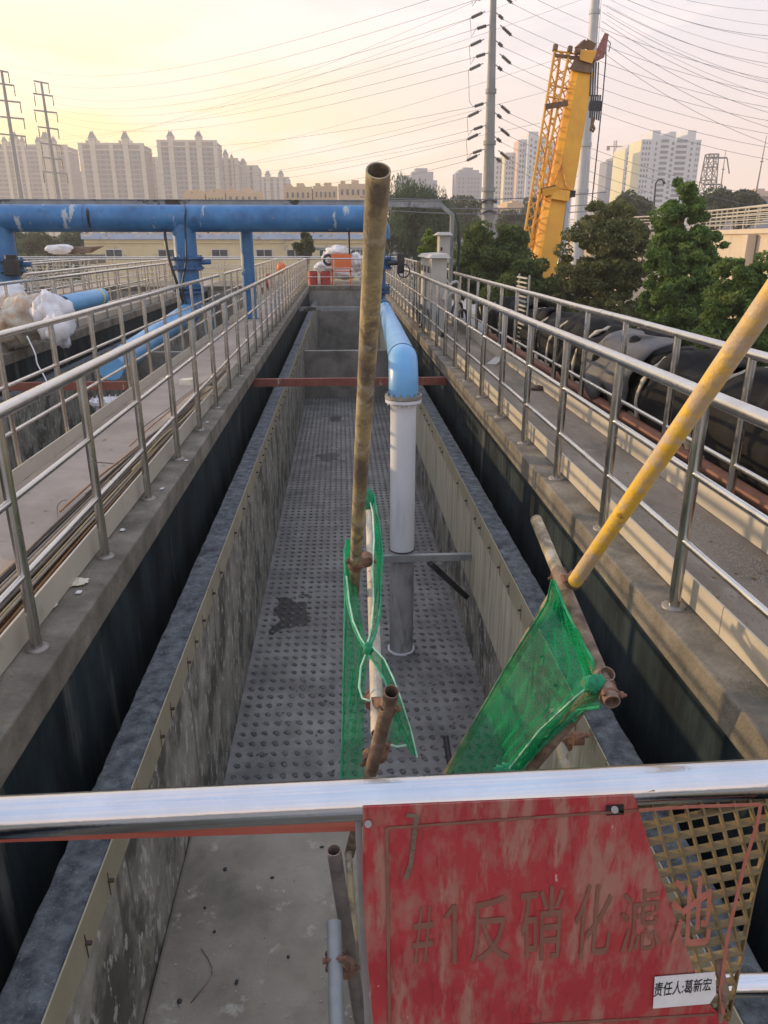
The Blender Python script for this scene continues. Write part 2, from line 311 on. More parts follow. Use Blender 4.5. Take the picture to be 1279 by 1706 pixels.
def channel(dx, main):
    k = {0: 'between the two near walkways', 1: 'in the basin beyond the left walkway', 2: 'in the second basin to the left', 3: 'in the farthest basin to the left'}[int(round(-dx / PITCHX))]
    # gutters and floor
    struct(obj('gutter_floor', MB().box((-1.34 + dx, YA, -2.32), (-1.146 + dx, YB, -2.3)).box((1.38 + dx, YA, -2.32), (1.598 + dx, YB, -2.3)), black_floor))
    struct(obj('filter_floor', MB().box((-.975 + dx, 3.0 if main else YA, FZ - .1), (1.34 + dx, 19.72, FZ)), nozzle))
    struct(obj('chamber_floor', MB().box((-1.34 + dx, 19.9, -3.9), (1.6 + dx, YB, -3.8)), black_floor))
    t = thing('channel_wall', 'left concrete channel wall with rough dark top ' + k, 'wall', (-1.06 + dx, YA, FZ))
    obj('wall', MB().box((-1.144 + dx, YA, -4.5), (-.977 + dx, YB, WZ - .012)), conc_wall, t)
    obj('coping', rough_slab(-1.150 + dx, -.981 + dx, WZ), conc_top, t)
    if main: weir(t, -.977 + dx, 1)
    t2 = thing('channel_wall', 'right concrete channel wall with pale hanging panel ' + k, 'wall', (1.29 + dx, YA, FZ))
    obj('wall', MB().box((1.255 + dx, YA, -4.5), (1.368 + dx, YB, WZ - .012)), conc_wall, t2)
    obj('coping', rough_slab(1.217 + dx, 1.374 + dx, WZ), conc_top, t2)
    obj('panel', MB().box((1.212 + dx, YA, -1.40), (1.253 + dx, 23.5, WZ - .012)), ply, t2)
    if main: weir(t2, 1.211 + dx, -1)
    tag(obj('cross_wall', MB().box((-.975 + dx, 19.73, -4), (1.21 + dx, 19.93, -.92)), conc, bevel=.01), 'low grey cross wall at the end of the dotted floor ' + k, 'wall')
    tag(obj('end_wall', MB().box((-1.34 + dx, YB, -4.5), (1.6 + dx, YB + .3, -.175)), conc), 'far grey end wall of the channel ' + k, 'wall')
def weir(t, x, s):
    # strip of bent tan plate in lengths, fixed with bolts
    m = MB(); y = YA; i = 0
    while y < 24:
        l = 2.4; j = rnd(0, .006)
        m.box((x + s * .002, y + .004, WZ - .165 + j), (x + s * .008, y + l - .004, WZ + .012 + j)); y += l
    obj('weir_plate', m, plate, t)
    b = MB()
    for i in range(64):
        if rnd(0, 1) < .25: continue
        yy = -.1 + i * .36 + rnd(-.10, .10)
        b.tube([(x + s * .006, yy, WZ - .09), (x + s * .03, yy, WZ - .09)], .009, 6)
        b.box((x + s * .009, yy - .003, WZ - .15 - rnd(0, .02)), (x + s * .0105, yy + .003, WZ - .05))
    o = obj('bolts', b, darkbolt, t); o['kind'] = 'stuff'
for k in range(4): channel(-PITCHX * k, k == 0)
nm_ = MB(); random.seed(3)
for i in range(24):
    for j in range(118):
        x_ = -.94 + .047 + i * .094; y_ = 3.95 + j * .135; r_ = rnd(.017, .023)
        if x_ > 1.3 or rnd(0, 1) < .04: continue
        x_ += rnd(-.004, .004); y_ += rnd(-.005, .005); vs = []
        for (rr_, zz_) in ((1.0, 0), (.86, .011), (.55, .013), (.38, .004)):
            vs += [(x_ + r_ * rr_ * math.cos(q_ * math.pi / 4), y_ + r_ * rr_ * math.sin(q_ * math.pi / 4), FZ + .0005 + zz_) for q_ in range(8)]
        nm_.add(vs, [(k_ * 8 + q_, k_ * 8 + (q_ + 1) % 8, k_ * 8 + 8 + (q_ + 1) % 8, k_ * 8 + 8 + q_) for k_ in range(3) for q_ in range(8)] + [(24, 25, 26, 27, 28, 29, 30, 31)], True)
struct(obj('filter_nozzles', nm_, mat('nozzle_cap', [(.07, .07, .07), (.13, .128, .125)], 3, 6, .6, over=[((.20, .195, .185), 2.0, (1, 1, 1), .45, .60, .8)])), 'stuff')
struct(obj('near_platform', MB().box((-.974, YA, FZ - .3), (1.252, 3.75, -1.605)), conc_near, bevel=.02))
struct(obj('end_platform', MB().box((-18, YB + .001, -.16), (2.96, YB + 4.9, .004)), conc_edge))

# shallow rings of scum / sand on deck: gravel scatter along right toe board
def gravel(name, x0, x1, y0, y1, n, m):
    mb = MB()
    for i in range(n):
        x = x1 - abs(random.gauss(0, .5)) * (x1 - x0); y = rnd(y0, y1); r = rnd(.003, .008)
        if x < x0: continue
        z = .006
        mb.add([(x - r, y, z), (x, y - r, z), (x + r, y, z), (x, y + r, z), (x + rnd(-.3, .3) * r, y, z + r)], [(0, 1, 4), (1, 2, 4), (2, 3, 4), (3, 0, 4)])
    return struct(obj(name, mb, m), 'stuff')
gm = mat('gravel_grit', [(.18, .15, .12), (.38, .33, .27)], 60, 2, .9)
gravel('gravel', 1.95, 2.46, 1.6, 4.8, 4200, gm)
gravel('grit', 2.2, 2.46, 4.8, 12, 900, gm)

# ------------------------------------------------------------ railings
def railing(p, q, label, start=.5, step=1.1, r=.03, toe=None, near=False, h=1.1, mids=(.72, .37), group='stainless railings along the walkways', rm=.0155, m=None, pw=.85, toe_h=.15):
    m = m or steel
    p = Vector(p); q = Vector(q); d = (q - p); Ld = d.length; d.normalize(); nrm = Vector((-d.y, d.x, 0))
    t = thing('railing', label, 'railing', p, group)
    up = Vector((0, 0, h)); a = MB(); k = max(2, int(Ld / 1.5) + 1)
    pts = [p + d * Ld * i / (k - 1) + up + Vector((0, 0, rnd(-.004, .004))) + nrm * rnd(-.004, .004) for i in range(k)]
    a.tube(pts, r, 14)
    if near:
        for s in np.arange(2.6, Ld, 5.9): a.tube([p + d * s + up - d * .05, p + d * s + up + d * .05], r * 1.06, 14)
    obj('top_rail', a, m, t)
    for z in mids:
        obj('middle_rail', MB().tube([p + Vector((0, 0, z)), q + Vector((0, 0, z))], rm, 8), m, t)
    pm = MB().tube([(0, 0, 0), (0, 0, h - .005)], r * pw, 12, caps=False)
    me = None; fl = None
    for i, s in enumerate(np.arange(start, Ld + .01, step)):
        loc = d * s
        if me is None:
            o = obj('post', pm, m, t); OFF[o.name] = p; me = o.data
            # mesh was built in world coords around 0: shift back
            for v in me.vertices: v.co += p
            o.location = loc
        else: o = inst('post', me, loc, t)
        if near and s < 16:
            if fl is None:
                f = obj('base_plate', MB().tube([(0, 0, .0), (0, 0, .008), (0, 0, .012)], [r * 1.75, r * 1.75, r * 1.0], 16), steel_dull, o); fl = f.data
                for v in fl.vertices: v.co += p
            else: f = inst('base_plate', fl, (0, 0, 0), o)
    if toe is not None:
        b = MB(); off = nrm * toe; s = 0
        while s < Ld:
            e = min(s + 2.0, Ld); A = p + d * (s + .003) + off; B = p + d * (e - .003) + off
            b.bar(A + Vector((0, 0, .01 + toe_h / 2)), B + Vector((0, 0, .01 + toe_h / 2)), .012, toe_h); s = e
        obj('toe_board', b, kick, t)
    return t
railing((-1.43, -1.2, 0), (-1.43, 32.9, 0), 'stainless railing on the channel edge of the left walkway, beside the bundle of bars', start=2.16, step=1.06, toe=.07, near=True)
railing((-2.58, 4.4, 0), (-2.58, 16.6, 0), 'stainless railing on the outer edge of the left walkway, ending at the thick blue riser', start=.3, step=1.1, toe=-.06, near=True, toe_h=.12)
railing((-2.58, 17.4, 0), (-2.58, 32.9, 0), 'stainless railing beyond the blue riser on the outer edge of the left walkway', start=0, step=1.1, toe=-.06)
railing((-5.71, 12.4, 0), (-5.71, 32.9, 0), 'stainless railing behind the pale bags on the second walkway', start=0.02, step=1.1, toe=.06)
railing((-6.90, 17.4, 0), (-6.90, 32.9, 0), 'railing with a dark open tube end on the far side of the second walkway', start=.6, step=1.1)
railing((-9.99, 18.5, 0), (-9.99, 32.9, 0), 'railing on the near side of the third walkway to the left', start=0, step=1.1)
railing((-11.18, 19, 0), (-11.18, 32.9, 0), 'railing on the far side of the third walkway to the left', start=0, step=1.1)
railing((-14.3, 22, 0), (-14.3, 32.9, 0), 'outermost left railing seen low above the others', start=0, step=1.1)
railing((1.68, -1.0, 0), (1.68, 32.9, 0), 'stainless railing on the channel edge of the right walkway, crossed by the yellow tube', start=2.12, step=1.1, r=.035, toe=-.085, near=True, rm=.019)
railing((2.60, -1.0, 0), (2.60, 17.6, 0), 'stainless railing in front of the black wrapped pipe', start=2.3, step=1.1, r=.033, toe=.075, near=True, rm=.018)
railing((2.75, 19.2, 0), (2.75, 32.9, 0), 'short far railing behind the electrical cabinets', start=0, step=1.1, r=.032)
railing((-15.5, 33.05, 0), (1.55, 33.05, 0), 'cross railing along the far end of the channels', start=.3, step=1.15, r=.026, rm=.014)
railing((-17.5, 37.6, 0), (2.9, 37.6, 0), 'farthest cross railing behind the white bundles', start=.5, step=1.6, r=.026, rm=.014)
railing((-12.2, 18.2, 0), (-6.95, 18.2, 0), 'short cross railing by the black valve actuator at the left', start=.2, step=1.2)

# ------------------------------------------------------------ front handrail, close to the camera
FY = .90
pl, pr = at(-300, 1376.5, Y=FY), at(1500, 1287, Y=FY)
t = thing('front_railing', 'big shiny polished handrail crossing the whole foreground above the red sign', 'railing', (0, FY, 0))
obj('top_rail', MB().tube([pl, pl.lerp(pr, .3), pl.lerp(pr, .6), pr], .0305, 48), steel_front, t)
ml, mr_ = at(640, 1652, Y=FY + .01), at(1500, 1636, Y=FY + .01)
obj('middle_rail', MB().tube([ml, mr_], .019, 32), steel_front, t)
a, b = at(1590, 1300, Y=FY + .03), at(1590, 1300, Y=FY + .03); b.z = 0
obj('post', MB().tube([a, b], .028, 16), steel, t)
a = at(-420, 1380, Y=FY + .03); b = a.copy(); b.z = 0
obj('post', MB().tube([a, b], .028, 16), steel, t)
a = at(596, 1360, Y=FY); b = at(612, 1706, Y=FY); b = a + (b - a) * 2.0
obj('stanchion', MB().bar(a, b, .010, .022, up=(0, 1, 0)), frame_grey, t)
obj('red_reflection_strip', MB().bar(pl - Vector((0, 0, .0305)), at(592, 1349.5, Y=FY) - Vector((0, 0, .0305)), .012, .009), mat('rail_reflection_red', [(.26, .05, .035), (.36, .10, .07)], 8, 6, .6), t)  # red reflection on the rail's underside, modelled as an added strip
obj('stanchion', MB().bar(a + Vector((.017, .012, 0)), b + Vector((.017, .012, 0)), .006, .02, up=(0, 1, 0)), steel, t)

# ------------------------------------------------------------ sign hung under the handrail
SY = .868
red_sign = mat('worn_red_paint', [(.27, .018, .025), (.36, .032, .038), (.31, .045, .042)], 3.0, 7, .55, bump=.08, bscale=60, over=[((.30, .11, .085), 22, (1.6, 1, .6), .48, .60, .7), ((.33, .19, .14), 9, (2.8, 1, .55), .53, .62, .75), ((.33, .20, .15), 3.2, (2.0, 1, 1.0), .58, .68, .6), ((.22, .01, .02), 40, (3, 1, .5), .56, .66, .5), ((.62, .50, .44), 30, (1, 1, .5), .69, .73, .7)])
brownm = mat('brown_lettering', [(.17, .065, .045), (.22, .11, .075)], 20, 5, .8)
redl = mat('red_strip_paint', [(.30, .09, .06), (.40, .14, .10)], 20, 5, .7)
frp = mat('yellow_grating', [(.11, .08, .038), (.22, .165, .08)], 6, 6, .7, bump=.3, over=[((.16, .11, .06), 9, (1, 1, 1), .54, .68, .7)])
labelm = mat('label_plate_white', [(.62, .62, .62), (.74, .74, .74)], 20, 4, .4, over=[((.40, .36, .30), 25, (1, 1, 1), .62, .70, .6)])
inkm = mat('black_print', [(.01, .01, .01), (.02, .02, .02)], 20, 2, .5)
ts = thing('sign_board', 'worn red sign board with brown Chinese lettering hanging under the polished handrail', 'sign', at(850, 1706, Y=SY))
P = lambda u, v, d=0.0: at(u, v, Y=SY + d)
def slab(m, poly, d0, d1):
    a = [P(u, v, 0) for u, v in poly]; n = len(a)
    f = [p + Vector((0, d0, 0)) for p in a]; k = [p + Vector((0, d1, 0)) for p in a]
    m.add(f + k, [tuple(reversed(range(n))), tuple(n + i for i in range(n))] + [(i, (i + 1) % n, n + (i + 1) % n, n + i) for i in range(n)])
    return m
obj('board', slab(MB(), [(604, 1345), (604, 1480), (612, 1600), (626, 1760), (1232, 1724), (1176, 1668), (1122, 1520), (1092, 1440), (1056, 1325)][::-1], 0, .003), red_sign, ts, bevel=.0008)
# thin painted border, standing 1 mm proud
def strip(m, pts, wpx, d=-.0012):
    for (u0, v0), (u1, v1) in zip(pts, pts[1:]):
        d -= .0003
        m.bar(P(u0, v0, d), P(u1, v1, d), P(u0, v0).lerp(P(u0 + wpx, v0), 1).x - P(u0, v0).x, .0008, up=(0, 1, 0))
    return m
obj('border', strip(MB(), [(1190, 1690), (649, 1722), (644, 1380), (1064, 1350)], 5), brownm, ts)
obj('border_strip', strip(MB(), [(1064, 1350), (1150, 1344), (1267, 1340), (1262, 1370), (1240, 1440), (1212, 1560), (1200, 1650), (1205, 1690)], 6, -.004), redl, ts)
st = MB(); strip(st, [(677, 1358), (694, 1360), (684, 1440), (676, 1464)], 8)
obj('bracket_slot', st, rust, ts)
bo = MB()
for u, v in ((613, 1373), (1024, 1349)): bo.tube([P(u, v, -.001), P(u, v, -.007)], .0055, 8)
obj('bolt', bo, steel_dull, ts); obj('bolt_plate', slab(MB(), [(1009, 1341), (1009, 1357), (1038, 1355), (1038, 1339)][::-1], -.0025, -.0008), inkm, ts)
# grating piece behind, square cells turned in the plane of the sign
gr = MB(); o0 = P(1074, 1385); ax = (P(1270, 1345) - o0); ex = Vector((ax.x, 0, ax.z)).normalized()
bx = (P(1122, 1543) - o0); ez = Vector((bx.x, 0, bx.z)).normalized()
cell = (P(1100, 1400) - P(1125, 1396)).length * 1.03; cellz = (P(1100, 1450) - P(1108, 1476)).length
poly = [(1010, 1325), (1290, 1312), (1285, 1400), (1262, 1490), (1240, 1600), (1218, 1706), (1100, 1720)]
pw = [(P(u, v).x, P(u, v).z) for u, v in poly]
def clip(p0, d):
    ts_ = []
    n = len(pw)
    for i in range(n):
        (x1, z1), (x2, z2) = pw[i], pw[(i + 1) % n]; ex_, ez_ = x2 - x1, z2 - z1
        den = d.x * ez_ - d.z * ex_
        if abs(den) < 1e-9: continue
        tt = ((x1 - p0.x) * ez_ - (z1 - p0.z) * ex_) / den; uu = ((x1 - p0.x) * d.z - (z1 - p0.z) * d.x) / den
        if 0 <= uu <= 1: ts_.append(tt)
    return (min(ts_), max(ts_)) if len(ts_) > 1 else None
for d, s_ in ((ex, ez), (ez, ex)):
    for i in range(-12, 22):
        p0 = o0 + s_ * (cellz if d is ex else cell) * i; r_ = clip(p0, d)
        if r_ and r_[1] - r_[0] > .004:
            q0 = p0 + d * r_[0]; q1 = p0 + d * r_[1]
            off = .0106 + (.0003 if d is ez else 0)
            gr.bar(q0 + Vector((0, off, 0)), q1 + Vector((0, off, 0)), .0034, .013 if d is ex else .0124, up=(0, 1, 0))
for (a_, b_) in zip(pw, pw[1:]):
    if a_[0] > P(1200, 1500).x: gr.bar((a_[0], SY + .0106, a_[1]), (b_[0], SY + .0106, b_[1]), .0028, .0093, up=(0, 1, 0))
obj('grating', gr, frp, ts)
# lettering
def text_mesh(body, size):
    cu = bpy.data.curves.new('lettering', 'FONT'); cu.body = body; cu.size = size
    o = bpy.data.objects.new('lettering', cu); C.objects.link(o)
    bpy.context.view_layer.update()
    me = bpy.data.meshes.new_from_object(o.evaluated_get(bpy.context.evaluated_depsgraph_get()))
    bpy.data.objects.remove(o); vs = [v.co.copy() for v in me.vertices]; fs = [tuple(p.vertices) for p in me.polygons]
    bpy.data.meshes.remove(me); return vs, fs
def put_text(name, body, quad, d, m, parent, bold=0.0):
    """letters laid on the board between four photo points bl, br, tr, tl"""
    vs, fs = text_mesh(body, 1.0)
    x0 = min(v.x for v in vs); x1 = max(v.x for v in vs); y0 = min(v.y for v in vs); y1 = max(v.y for v in vs)
    bl, br, tr, tl = [P(u, v, d) for u, v in quad]; mb = MB(); out = []
    def mp_(x, y): return (bl * (1 - x) + br * x) * (1 - y) + (tl * (1 - x) + tr * x) * y
    for ox, oy in ([(0, 0)] if not bold else [(0, 0), (bold, 0), (-bold, 0), (0, bold), (0, -bold)]):
        k = .00004 * (len(out)); out.append(1)
        mb.add([mp_((v.x + ox - x0) / (x1 - x0), (v.y + oy - y0) / (y1 - y0)) + Vector((0, -k, 0)) for v in vs], fs)
    return obj(name, mb, m, parent)
put_text('lettering', '#', [(686, 1606), (722, 1600), (720, 1510), (690, 1513)], -.0012, brownm, ts, .006)
obj('lettering', strip(MB(), [(742, 1530), (757, 1508), (757, 1606)], 7), brownm, ts)
put_text('lettering', '反', [(784, 1604), (848, 1600), (848, 1491), (784, 1497)], -.0012, brownm, ts, .007)
put_text('lettering', '硝', [(870, 1602), (932, 1597), (940, 1474), (866, 1482)], -.0012, brownm, ts, .007)
put_text('lettering', '化', [(954, 1600), (1014, 1590), (1024, 1469), (962, 1476)], -.0012, brownm, ts, .007)
put_text('lettering', '滤', [(1032, 1592), (1098, 1582), (1100, 1478), (1036, 1486)], -.0012, brownm, ts, .004)
put_text('lettering', '池', [(1116, 1578), (1182, 1572), (1190, 1458), (1120, 1466)], -.0045, redl, ts, .012)
tl_ = thing('name_label', 'small white printed label stuck on the lower right corner of the red sign', 'label', P(1138, 1650, -.004))
obj('label_plate', slab(MB(), [(1089, 1624), (1086, 1676), (1180, 1668), (1191, 1652), (1189, 1616)], -.0046, -.0034), labelm, tl_)
put_text('lettering', '责任人:葛新宏', [(1088, 1661), (1184, 1650), (1186, 1629), (1092, 1637)], -.0050, inkm, tl_, .012)
obj('rust_stub', MB().tube([P(1196, 1600, .006), P(1206, 1650, -.002), P(1198, 1700, .004)], [.006, .009, .005], 8), rust, ts)

# ------------------------------------------------------------ blue pipework
def elbow(c, a, b, r, rb, n=10):
    """points of a quarter bend; c corner, a/b directions leaving the corner"""
    a = Vector(a).normalized(); b = Vector(b).normalized(); o = Vector(c) + (a + b) * r
    return [o - b * r * math.cos(i * math.pi / 2 / n) - a * r * math.sin(i * math.pi / 2 / n) for i in range(n + 1)]
def flange(mb, p, d, r, th=.03, bolts=12, br=None):
    p = Vector(p); d = Vector(d).normalized(); mb.tube([p - d * th / 2, p + d * th / 2], r, 28)
    u = d.orthogonal().normalized(); w_ = d.cross(u); br = br or r * .86
    for i in range(bolts):
        q = p + (u * math.cos(2 * math.pi * i / bolts) + w_ * math.sin(2 * math.pi * i / bolts)) * br
        mb.tube([q - d * th * 1.3, q + d * th * 1.3], .010 if r < .3 else .018, 6)
HY = 18.0
hz = at(300, 364, Y=HY).z
def valve(t, p, r, s=1):
    p = Vector(p); m = MB(); flange(m, p + Vector((0, 0, .11)), (0, 0, 1), r * 1.5, .045, 16); flange(m, p - Vector((0, 0, .11)), (0, 0, 1), r * 1.5, .045, 16); m.tube([p - Vector((0, 0, .11)), p + Vector((0, 0, .11))], r * 1.22, 24)
    m.tube([p, p + Vector((r * 2.1 * s, 0, .02))], .055, 10)
    return obj('valve', m, blue_dark, t)
# header
t = thing('header_pipe', 'long thick blue header pipe running level across all the channels', 'pipe', (-4, HY, hz))
obj('pipe', MB().tube([(-22, HY, hz), (-12, HY, hz), (-4, HY, hz), (.98, HY, hz)], .285, 40), blue, t)
for x in (-8.4, -5.6, -3.9, -.8, 0.2): obj('weld_ring', MB().tube([(x - .012, HY, hz), (x + .012, HY, hz)], .291, 40), blue_dark if x in (-5.6,) else blue, t)
# right riser + horizontal + white down pipe
t = thing('inlet_pipe', 'light blue inlet pipe bending down into a white vertical pipe on the dotted floor', 'pipe', at(668, 1085, Z=FZ))
base = at(668, 1082, Z=FZ); bx_, by_ = base.x, base.y
zf = at(668, 662, Y=by_).z
zs_ = at(700, 929, Y=by_ - .13).z
obj('down_pipe', MB().tube([(bx_, by_, zs_), (bx_, by_, zf - .03)], .118, 36), white_pvc, t)
obj('stained_pipe_foot', MB().tube([(bx_, by_, FZ + .002), (bx_, by_, zs_ - .001)], .1183, 36), mat('stained_plastic_pipe', [(.20, .20, .20), (.34, .34, .34), (.44, .445, .46)], 2.5, 8, .6, stretch=(1.5, 1.5, .5), over=[((.10, .09, .08), 5, (1.5, 1.5, .4), .54, .66, .7)]), t)
obj('floor_collar', MB().tube([(bx_, by_, FZ + .003), (bx_, by_, FZ + .02)], .138, 36), pvc_clean, t)
m = MB(); flange(m, (bx_, by_, zf - .025), (0, 0, 1), .165, .03, 12); obj('lower_flange', m, pvc_clean, t)
m = MB(); flange(m, (bx_, by_, zf + .012), (0, 0, 1), .168, .028, 12); obj('upper_flange', m, mat('dull_flange_steel', [(.22, .22, .21), (.34, .33, .30)], 20, 5, .5, metal=.5), t)
za = zf + .02 + .30
far = at(641, 512, Y=17.3)
dv = (far - Vector((bx_, by_, za))).normalized()
bend = elbow((bx_, by_, za), dv, (0, 0, -1), .26, .13)
obj('elbow', MB().tube([Vector((bx_, by_, zf + .02))] + bend[::-1], .134, 32), blue_light, t)
obj('joint_ring', MB().tube([bend[0] + dv * .005, bend[0] + dv * .03], .139, 32), blue_dark, t)
obj('level_pipe', MB().tube([bend[0], far - dv * .3], .132, 32), blue_light, t)
rx = at(631, 470, Y=HY).x
t = thing('riser_pipe', 'blue riser with valve and black handwheel half hidden behind the yellow pole', 'pipe', (rx, HY, 0))
up_ = elbow((rx, HY, far.z), (0, -1, 0), (0, 0, 1), .3, .2)
obj('pipe', MB().tube([far - Vector((0, 0, 0))] + up_[:] + [(rx, HY, hz - .2)], .155, 28), blue, t)
obj('top_bend', MB().tube([(rx - .1, HY, hz)] + elbow((rx + .06, HY, hz), (-1, 0, 0), (0, 0, -1), .3, .2)[:] + [(rx + .06, HY, hz - .42)], .2, 24), blue, t)
v1 = at(640, 438, Y=HY).z; v2 = at(640, 478, Y=HY).z
va = valve(t, (rx + .05, HY, v1), .17)
m = MB(); flange(m, (rx + .03, HY, v2), (0, 0, 1), .24, .05, 16); flange(m, (rx + .03, HY, v2 - .1), (0, 0, 1), .24, .05, 16); obj('flange', m, blue_dark, t)
hw = at(672, 448, Y=HY - .35)
obj('gearbox', MB().box(hw + Vector((-.13, .02, -.1)), hw + Vector((.02, .25, .33))).tube([hw + Vector((-.35, .12, .12)), hw + Vector((-.1, .12, .12))], .05, 10), black_rub, va, bevel=.01)
ring = [hw + Vector((math.cos(i / 20 * 2 * math.pi) * .14, -.05, math.sin(i / 20 * 2 * math.pi) * .14 - .04)) for i in range(21)]
m = MB().tube(ring, .014, 8, caps=False)
for i in range(4): m.tube([hw + Vector((0, -.05, -.04)), ring[i * 5]], .011, 6)
obj('handwheel', m, black_rub, va)
# neighbouring riser with its own bend
rx1 = at(310, 430, Y=HY).x
t = thing('riser_pipe', 'thick blue riser with flanged joints and looped black cable, left of the slim blue column', 'pipe', (rx1, HY, 0))
zb = at(316, 520, Y=HY).z
obj('pipe', MB().tube([(rx1, HY, hz - .1), (rx1, HY, zb + .35)] + elbow((rx1, HY, zb), (0, 0, 1), (-.04, -1, 0), .3, .2)[::1], .255, 32), blue, t)
valve(t, (rx1, HY, at(310, 438, Y=HY).z), .26)
m = MB(); zz = at(312, 479, Y=HY).z; flange(m, (rx1, HY, zz), (0, 0, 1), .36, .05, 16); flange(m, (rx1, HY, zz - .09), (0, 0, 1), .36, .05, 16); zz = at(315, 511, Y=HY).z; m.tube([(rx1, HY, zz), (rx1, HY, zz - .05)], .30, 24); obj('flange', m, blue_dark, t)
e0 = Vector((rx1 - .02, HY - .3, zb)); e1 = at(172, 618, zc=11.6); e1.z -= .02
dv = (e0 - e1).normalized()
bend = elbow(e1, dv, (0, 0, -1), .32, .2)
obj('level_pipe', MB().tube([e0, bend[0]], .21, 28), blue_light, t)
obj('elbow', MB().tube([bend[0]] + bend + [bend[-1] - Vector((0, 0, .12))], .222, 28), blue_light, t)
fb = bend[-1] - Vector((0, 0, .14)); m = MB(); flange(m, fb, (0, 0, 1), .27, .05, 14); obj('flange', m, pvc_clean, t)
obj('down_pipe', MB().tube([fb, (fb.x, fb.y, -3)], .19, 24), white_pvc, t)
# third riser at the picture's left edge
rx2 = at(10, 430, Y=HY).x
t = thing('riser_pipe', 'blue riser with a black valve actuator at the left edge', 'pipe', (rx2, HY, 0))
obj('pipe', MB().tube([(rx2, HY, hz - .1), (rx2, HY, -1)], .24, 24), blue, t)
va = valve(t, (rx2, HY, at(10, 442, Y=HY).z), .25)
q = at(18, 452, Y=HY - .3); obj('actuator', MB().box(q - Vector((.10, .15, .10)), q + Vector((.18, .15, .25))).tube([q + Vector((.04, 0, .2)), q + Vector((.04, 0, .34))], .12, 14), black_rub, va, bevel=.03)
# column holding the header
p0 = at(418, 531, Z=0)
t = thing('support_column', 'slim blue pipe column standing on the left walkway under the header', 'column', p0)
ptop = at(411, 385, Y=p0.y); ptop = Vector((p0.x, p0.y, hz - .2))
obj('column', MB().tube([p0, ptop], .155, 28), blue, t)
obj('foot', MB().tube([p0 + Vector((0, 0, .006)), p0 + Vector((0, 0, .03))], .2, 20), blue_dark, t)

# steel frame above the header
fz = at(300, 339, Y=HY + .4).z
lx = at(751, 400, Y=HY + .4).x
t = thing('steel_frame', 'weathered grey steel channel frame above the blue header', 'frame', (lx, HY + .4, 0))
m = MB(); m.box((-22, HY + .33, fz - .065), (lx - .25, HY + .47, fz + .065)); m.box((-22, HY + .30, fz + .067), (lx - .25, HY + .5, fz + .08)); obj('beam', m, frame_grey, t)
m = MB().bar((lx - .28, HY + .4, fz), (lx + .0, HY + .4, fz - .22), .08, .12, up=(0, 1, 0)); obj('corner_piece', m, frame_grey, t)
m = MB().box((lx - .03, HY + .36, 0), (lx + .06, HY + .44, fz - .2)); obj('leg', m, frame_grey, t)
for u in (38, 95, 270, 345, 350, 470, 583):
    x = at(u, 345, Y=HY + .35).x; obj('hanger', MB().box((x - .03, HY + .22, fz - .18), (x + .03, HY + .30, fz - .067)), black_rub, t)
tag(obj('hanging_rod', MB().tube([at(581, 384, Y=HY - .1), at(582, 424, Y=HY - .1)], .022, 8), cable), 'dark rod hanging below the header beside the orange panel', 'rod')
tag(obj('dark_tarp_strip', MB().tube([at(757, 352, Y=HY + .2), at(762, 375, Y=HY + .25), at(765, 410, Y=HY + .2), at(762, 450, Y=HY + .1), at(758, 482, Y=HY)], [.03, .06, .08, .07, .04], 10, ry=.5), mat('dark_green_cloth', [(.008, .02, .015), (.02, .045, .035)], 6, 4, .8)), 'dark green cloth strip hanging down the frame leg by the cabinet', 'cloth')
def curve_tube(name, pts, r, m, label, cat, n=6, group=None):
    pts = [Vector(p) for p in pts]; out = []
    for i in range(len(pts) - 1):
        a, b, c, d = pts[max(i - 1, 0)], pts[i], pts[i + 1], pts[min(i + 2, len(pts) - 1)]
        for k in range(6):
            s = k / 6; out.append(.5 * ((2 * b) + (c - a) * s + (2 * a - 5 * b + 4 * c - d) * s * s + (3 * b - a - 3 * c + d) * s ** 3))
    out.append(pts[-1]); return tag(obj(name, MB().tube(out, r, n), m), label, cat, group)
curve_tube('cable', [at(308, 342, Y=HY - .05), at(309, 352, Y=HY - .33), at(308, 372, Y=HY - .33), at(310, 430, Y=HY - .40), at(304, 470, Y=HY - .42), at(305, 490, Y=HY - .4), at(313, 512, Y=HY - .4)], .018, cable, 'thin black cable looped down the front of the thick blue riser', 'cable')
curve_tube('cable', [at(274, 383, Y=HY - .2), at(277, 410, Y=HY - .5), at(284, 440, Y=HY - .6), at(294, 470, Y=HY - .6), at(305, 505, Y=HY - .4)], .032, cable, 'thicker black cable hanging left of the thick blue riser', 'cable')
curve_tube('cable', [at(146, 344, Y=HY + .05), at(145, 352, Y=HY - .31), at(147, 368, Y=HY - .31), at(152, 384, Y=HY - .1)], .026, cable, 'dark strap wound round the header pipe near its left end', 'strap')

# cross braces over the channel
def brace(v, label, m, y, hh=.10, u0=None):
    z = -.18 - hh / 2 - .005
    t = thing('cross_brace', label, 'beam', (0, y, z))
    b = MB(); b.box((-1.34, y - .004, z - hh / 2), (1.60, y + .004, z + hh / 2)); b.box((-1.34, y + .004, z + hh / 2 - .01), (1.60, y + .07, z + hh / 2)); b.box((-1.34, y + .004, z - hh / 2), (1.60, y + .07, z - hh / 2 + .01))
    obj('beam', b, m, t)
brace(635, 'red oxide steel beam with white drips spanning the channel behind the bent blue pipe', rust_red, at(500, 636, Z=-.23).y, .115)
brace(513, 'dark steel beam spanning the channel near its far end', frame_grey, at(500, 514, Z=-.23).y, .13)
for k in (1,): 
    y = at(20, 640, X=-4.2).y
    tag(obj('cross_brace', MB().box((-5.6, 11.2, -.31), (-2.74, 11.27, -.19)), rust_red), 'red oxide beam across the neighbouring basin at the left edge', 'beam')
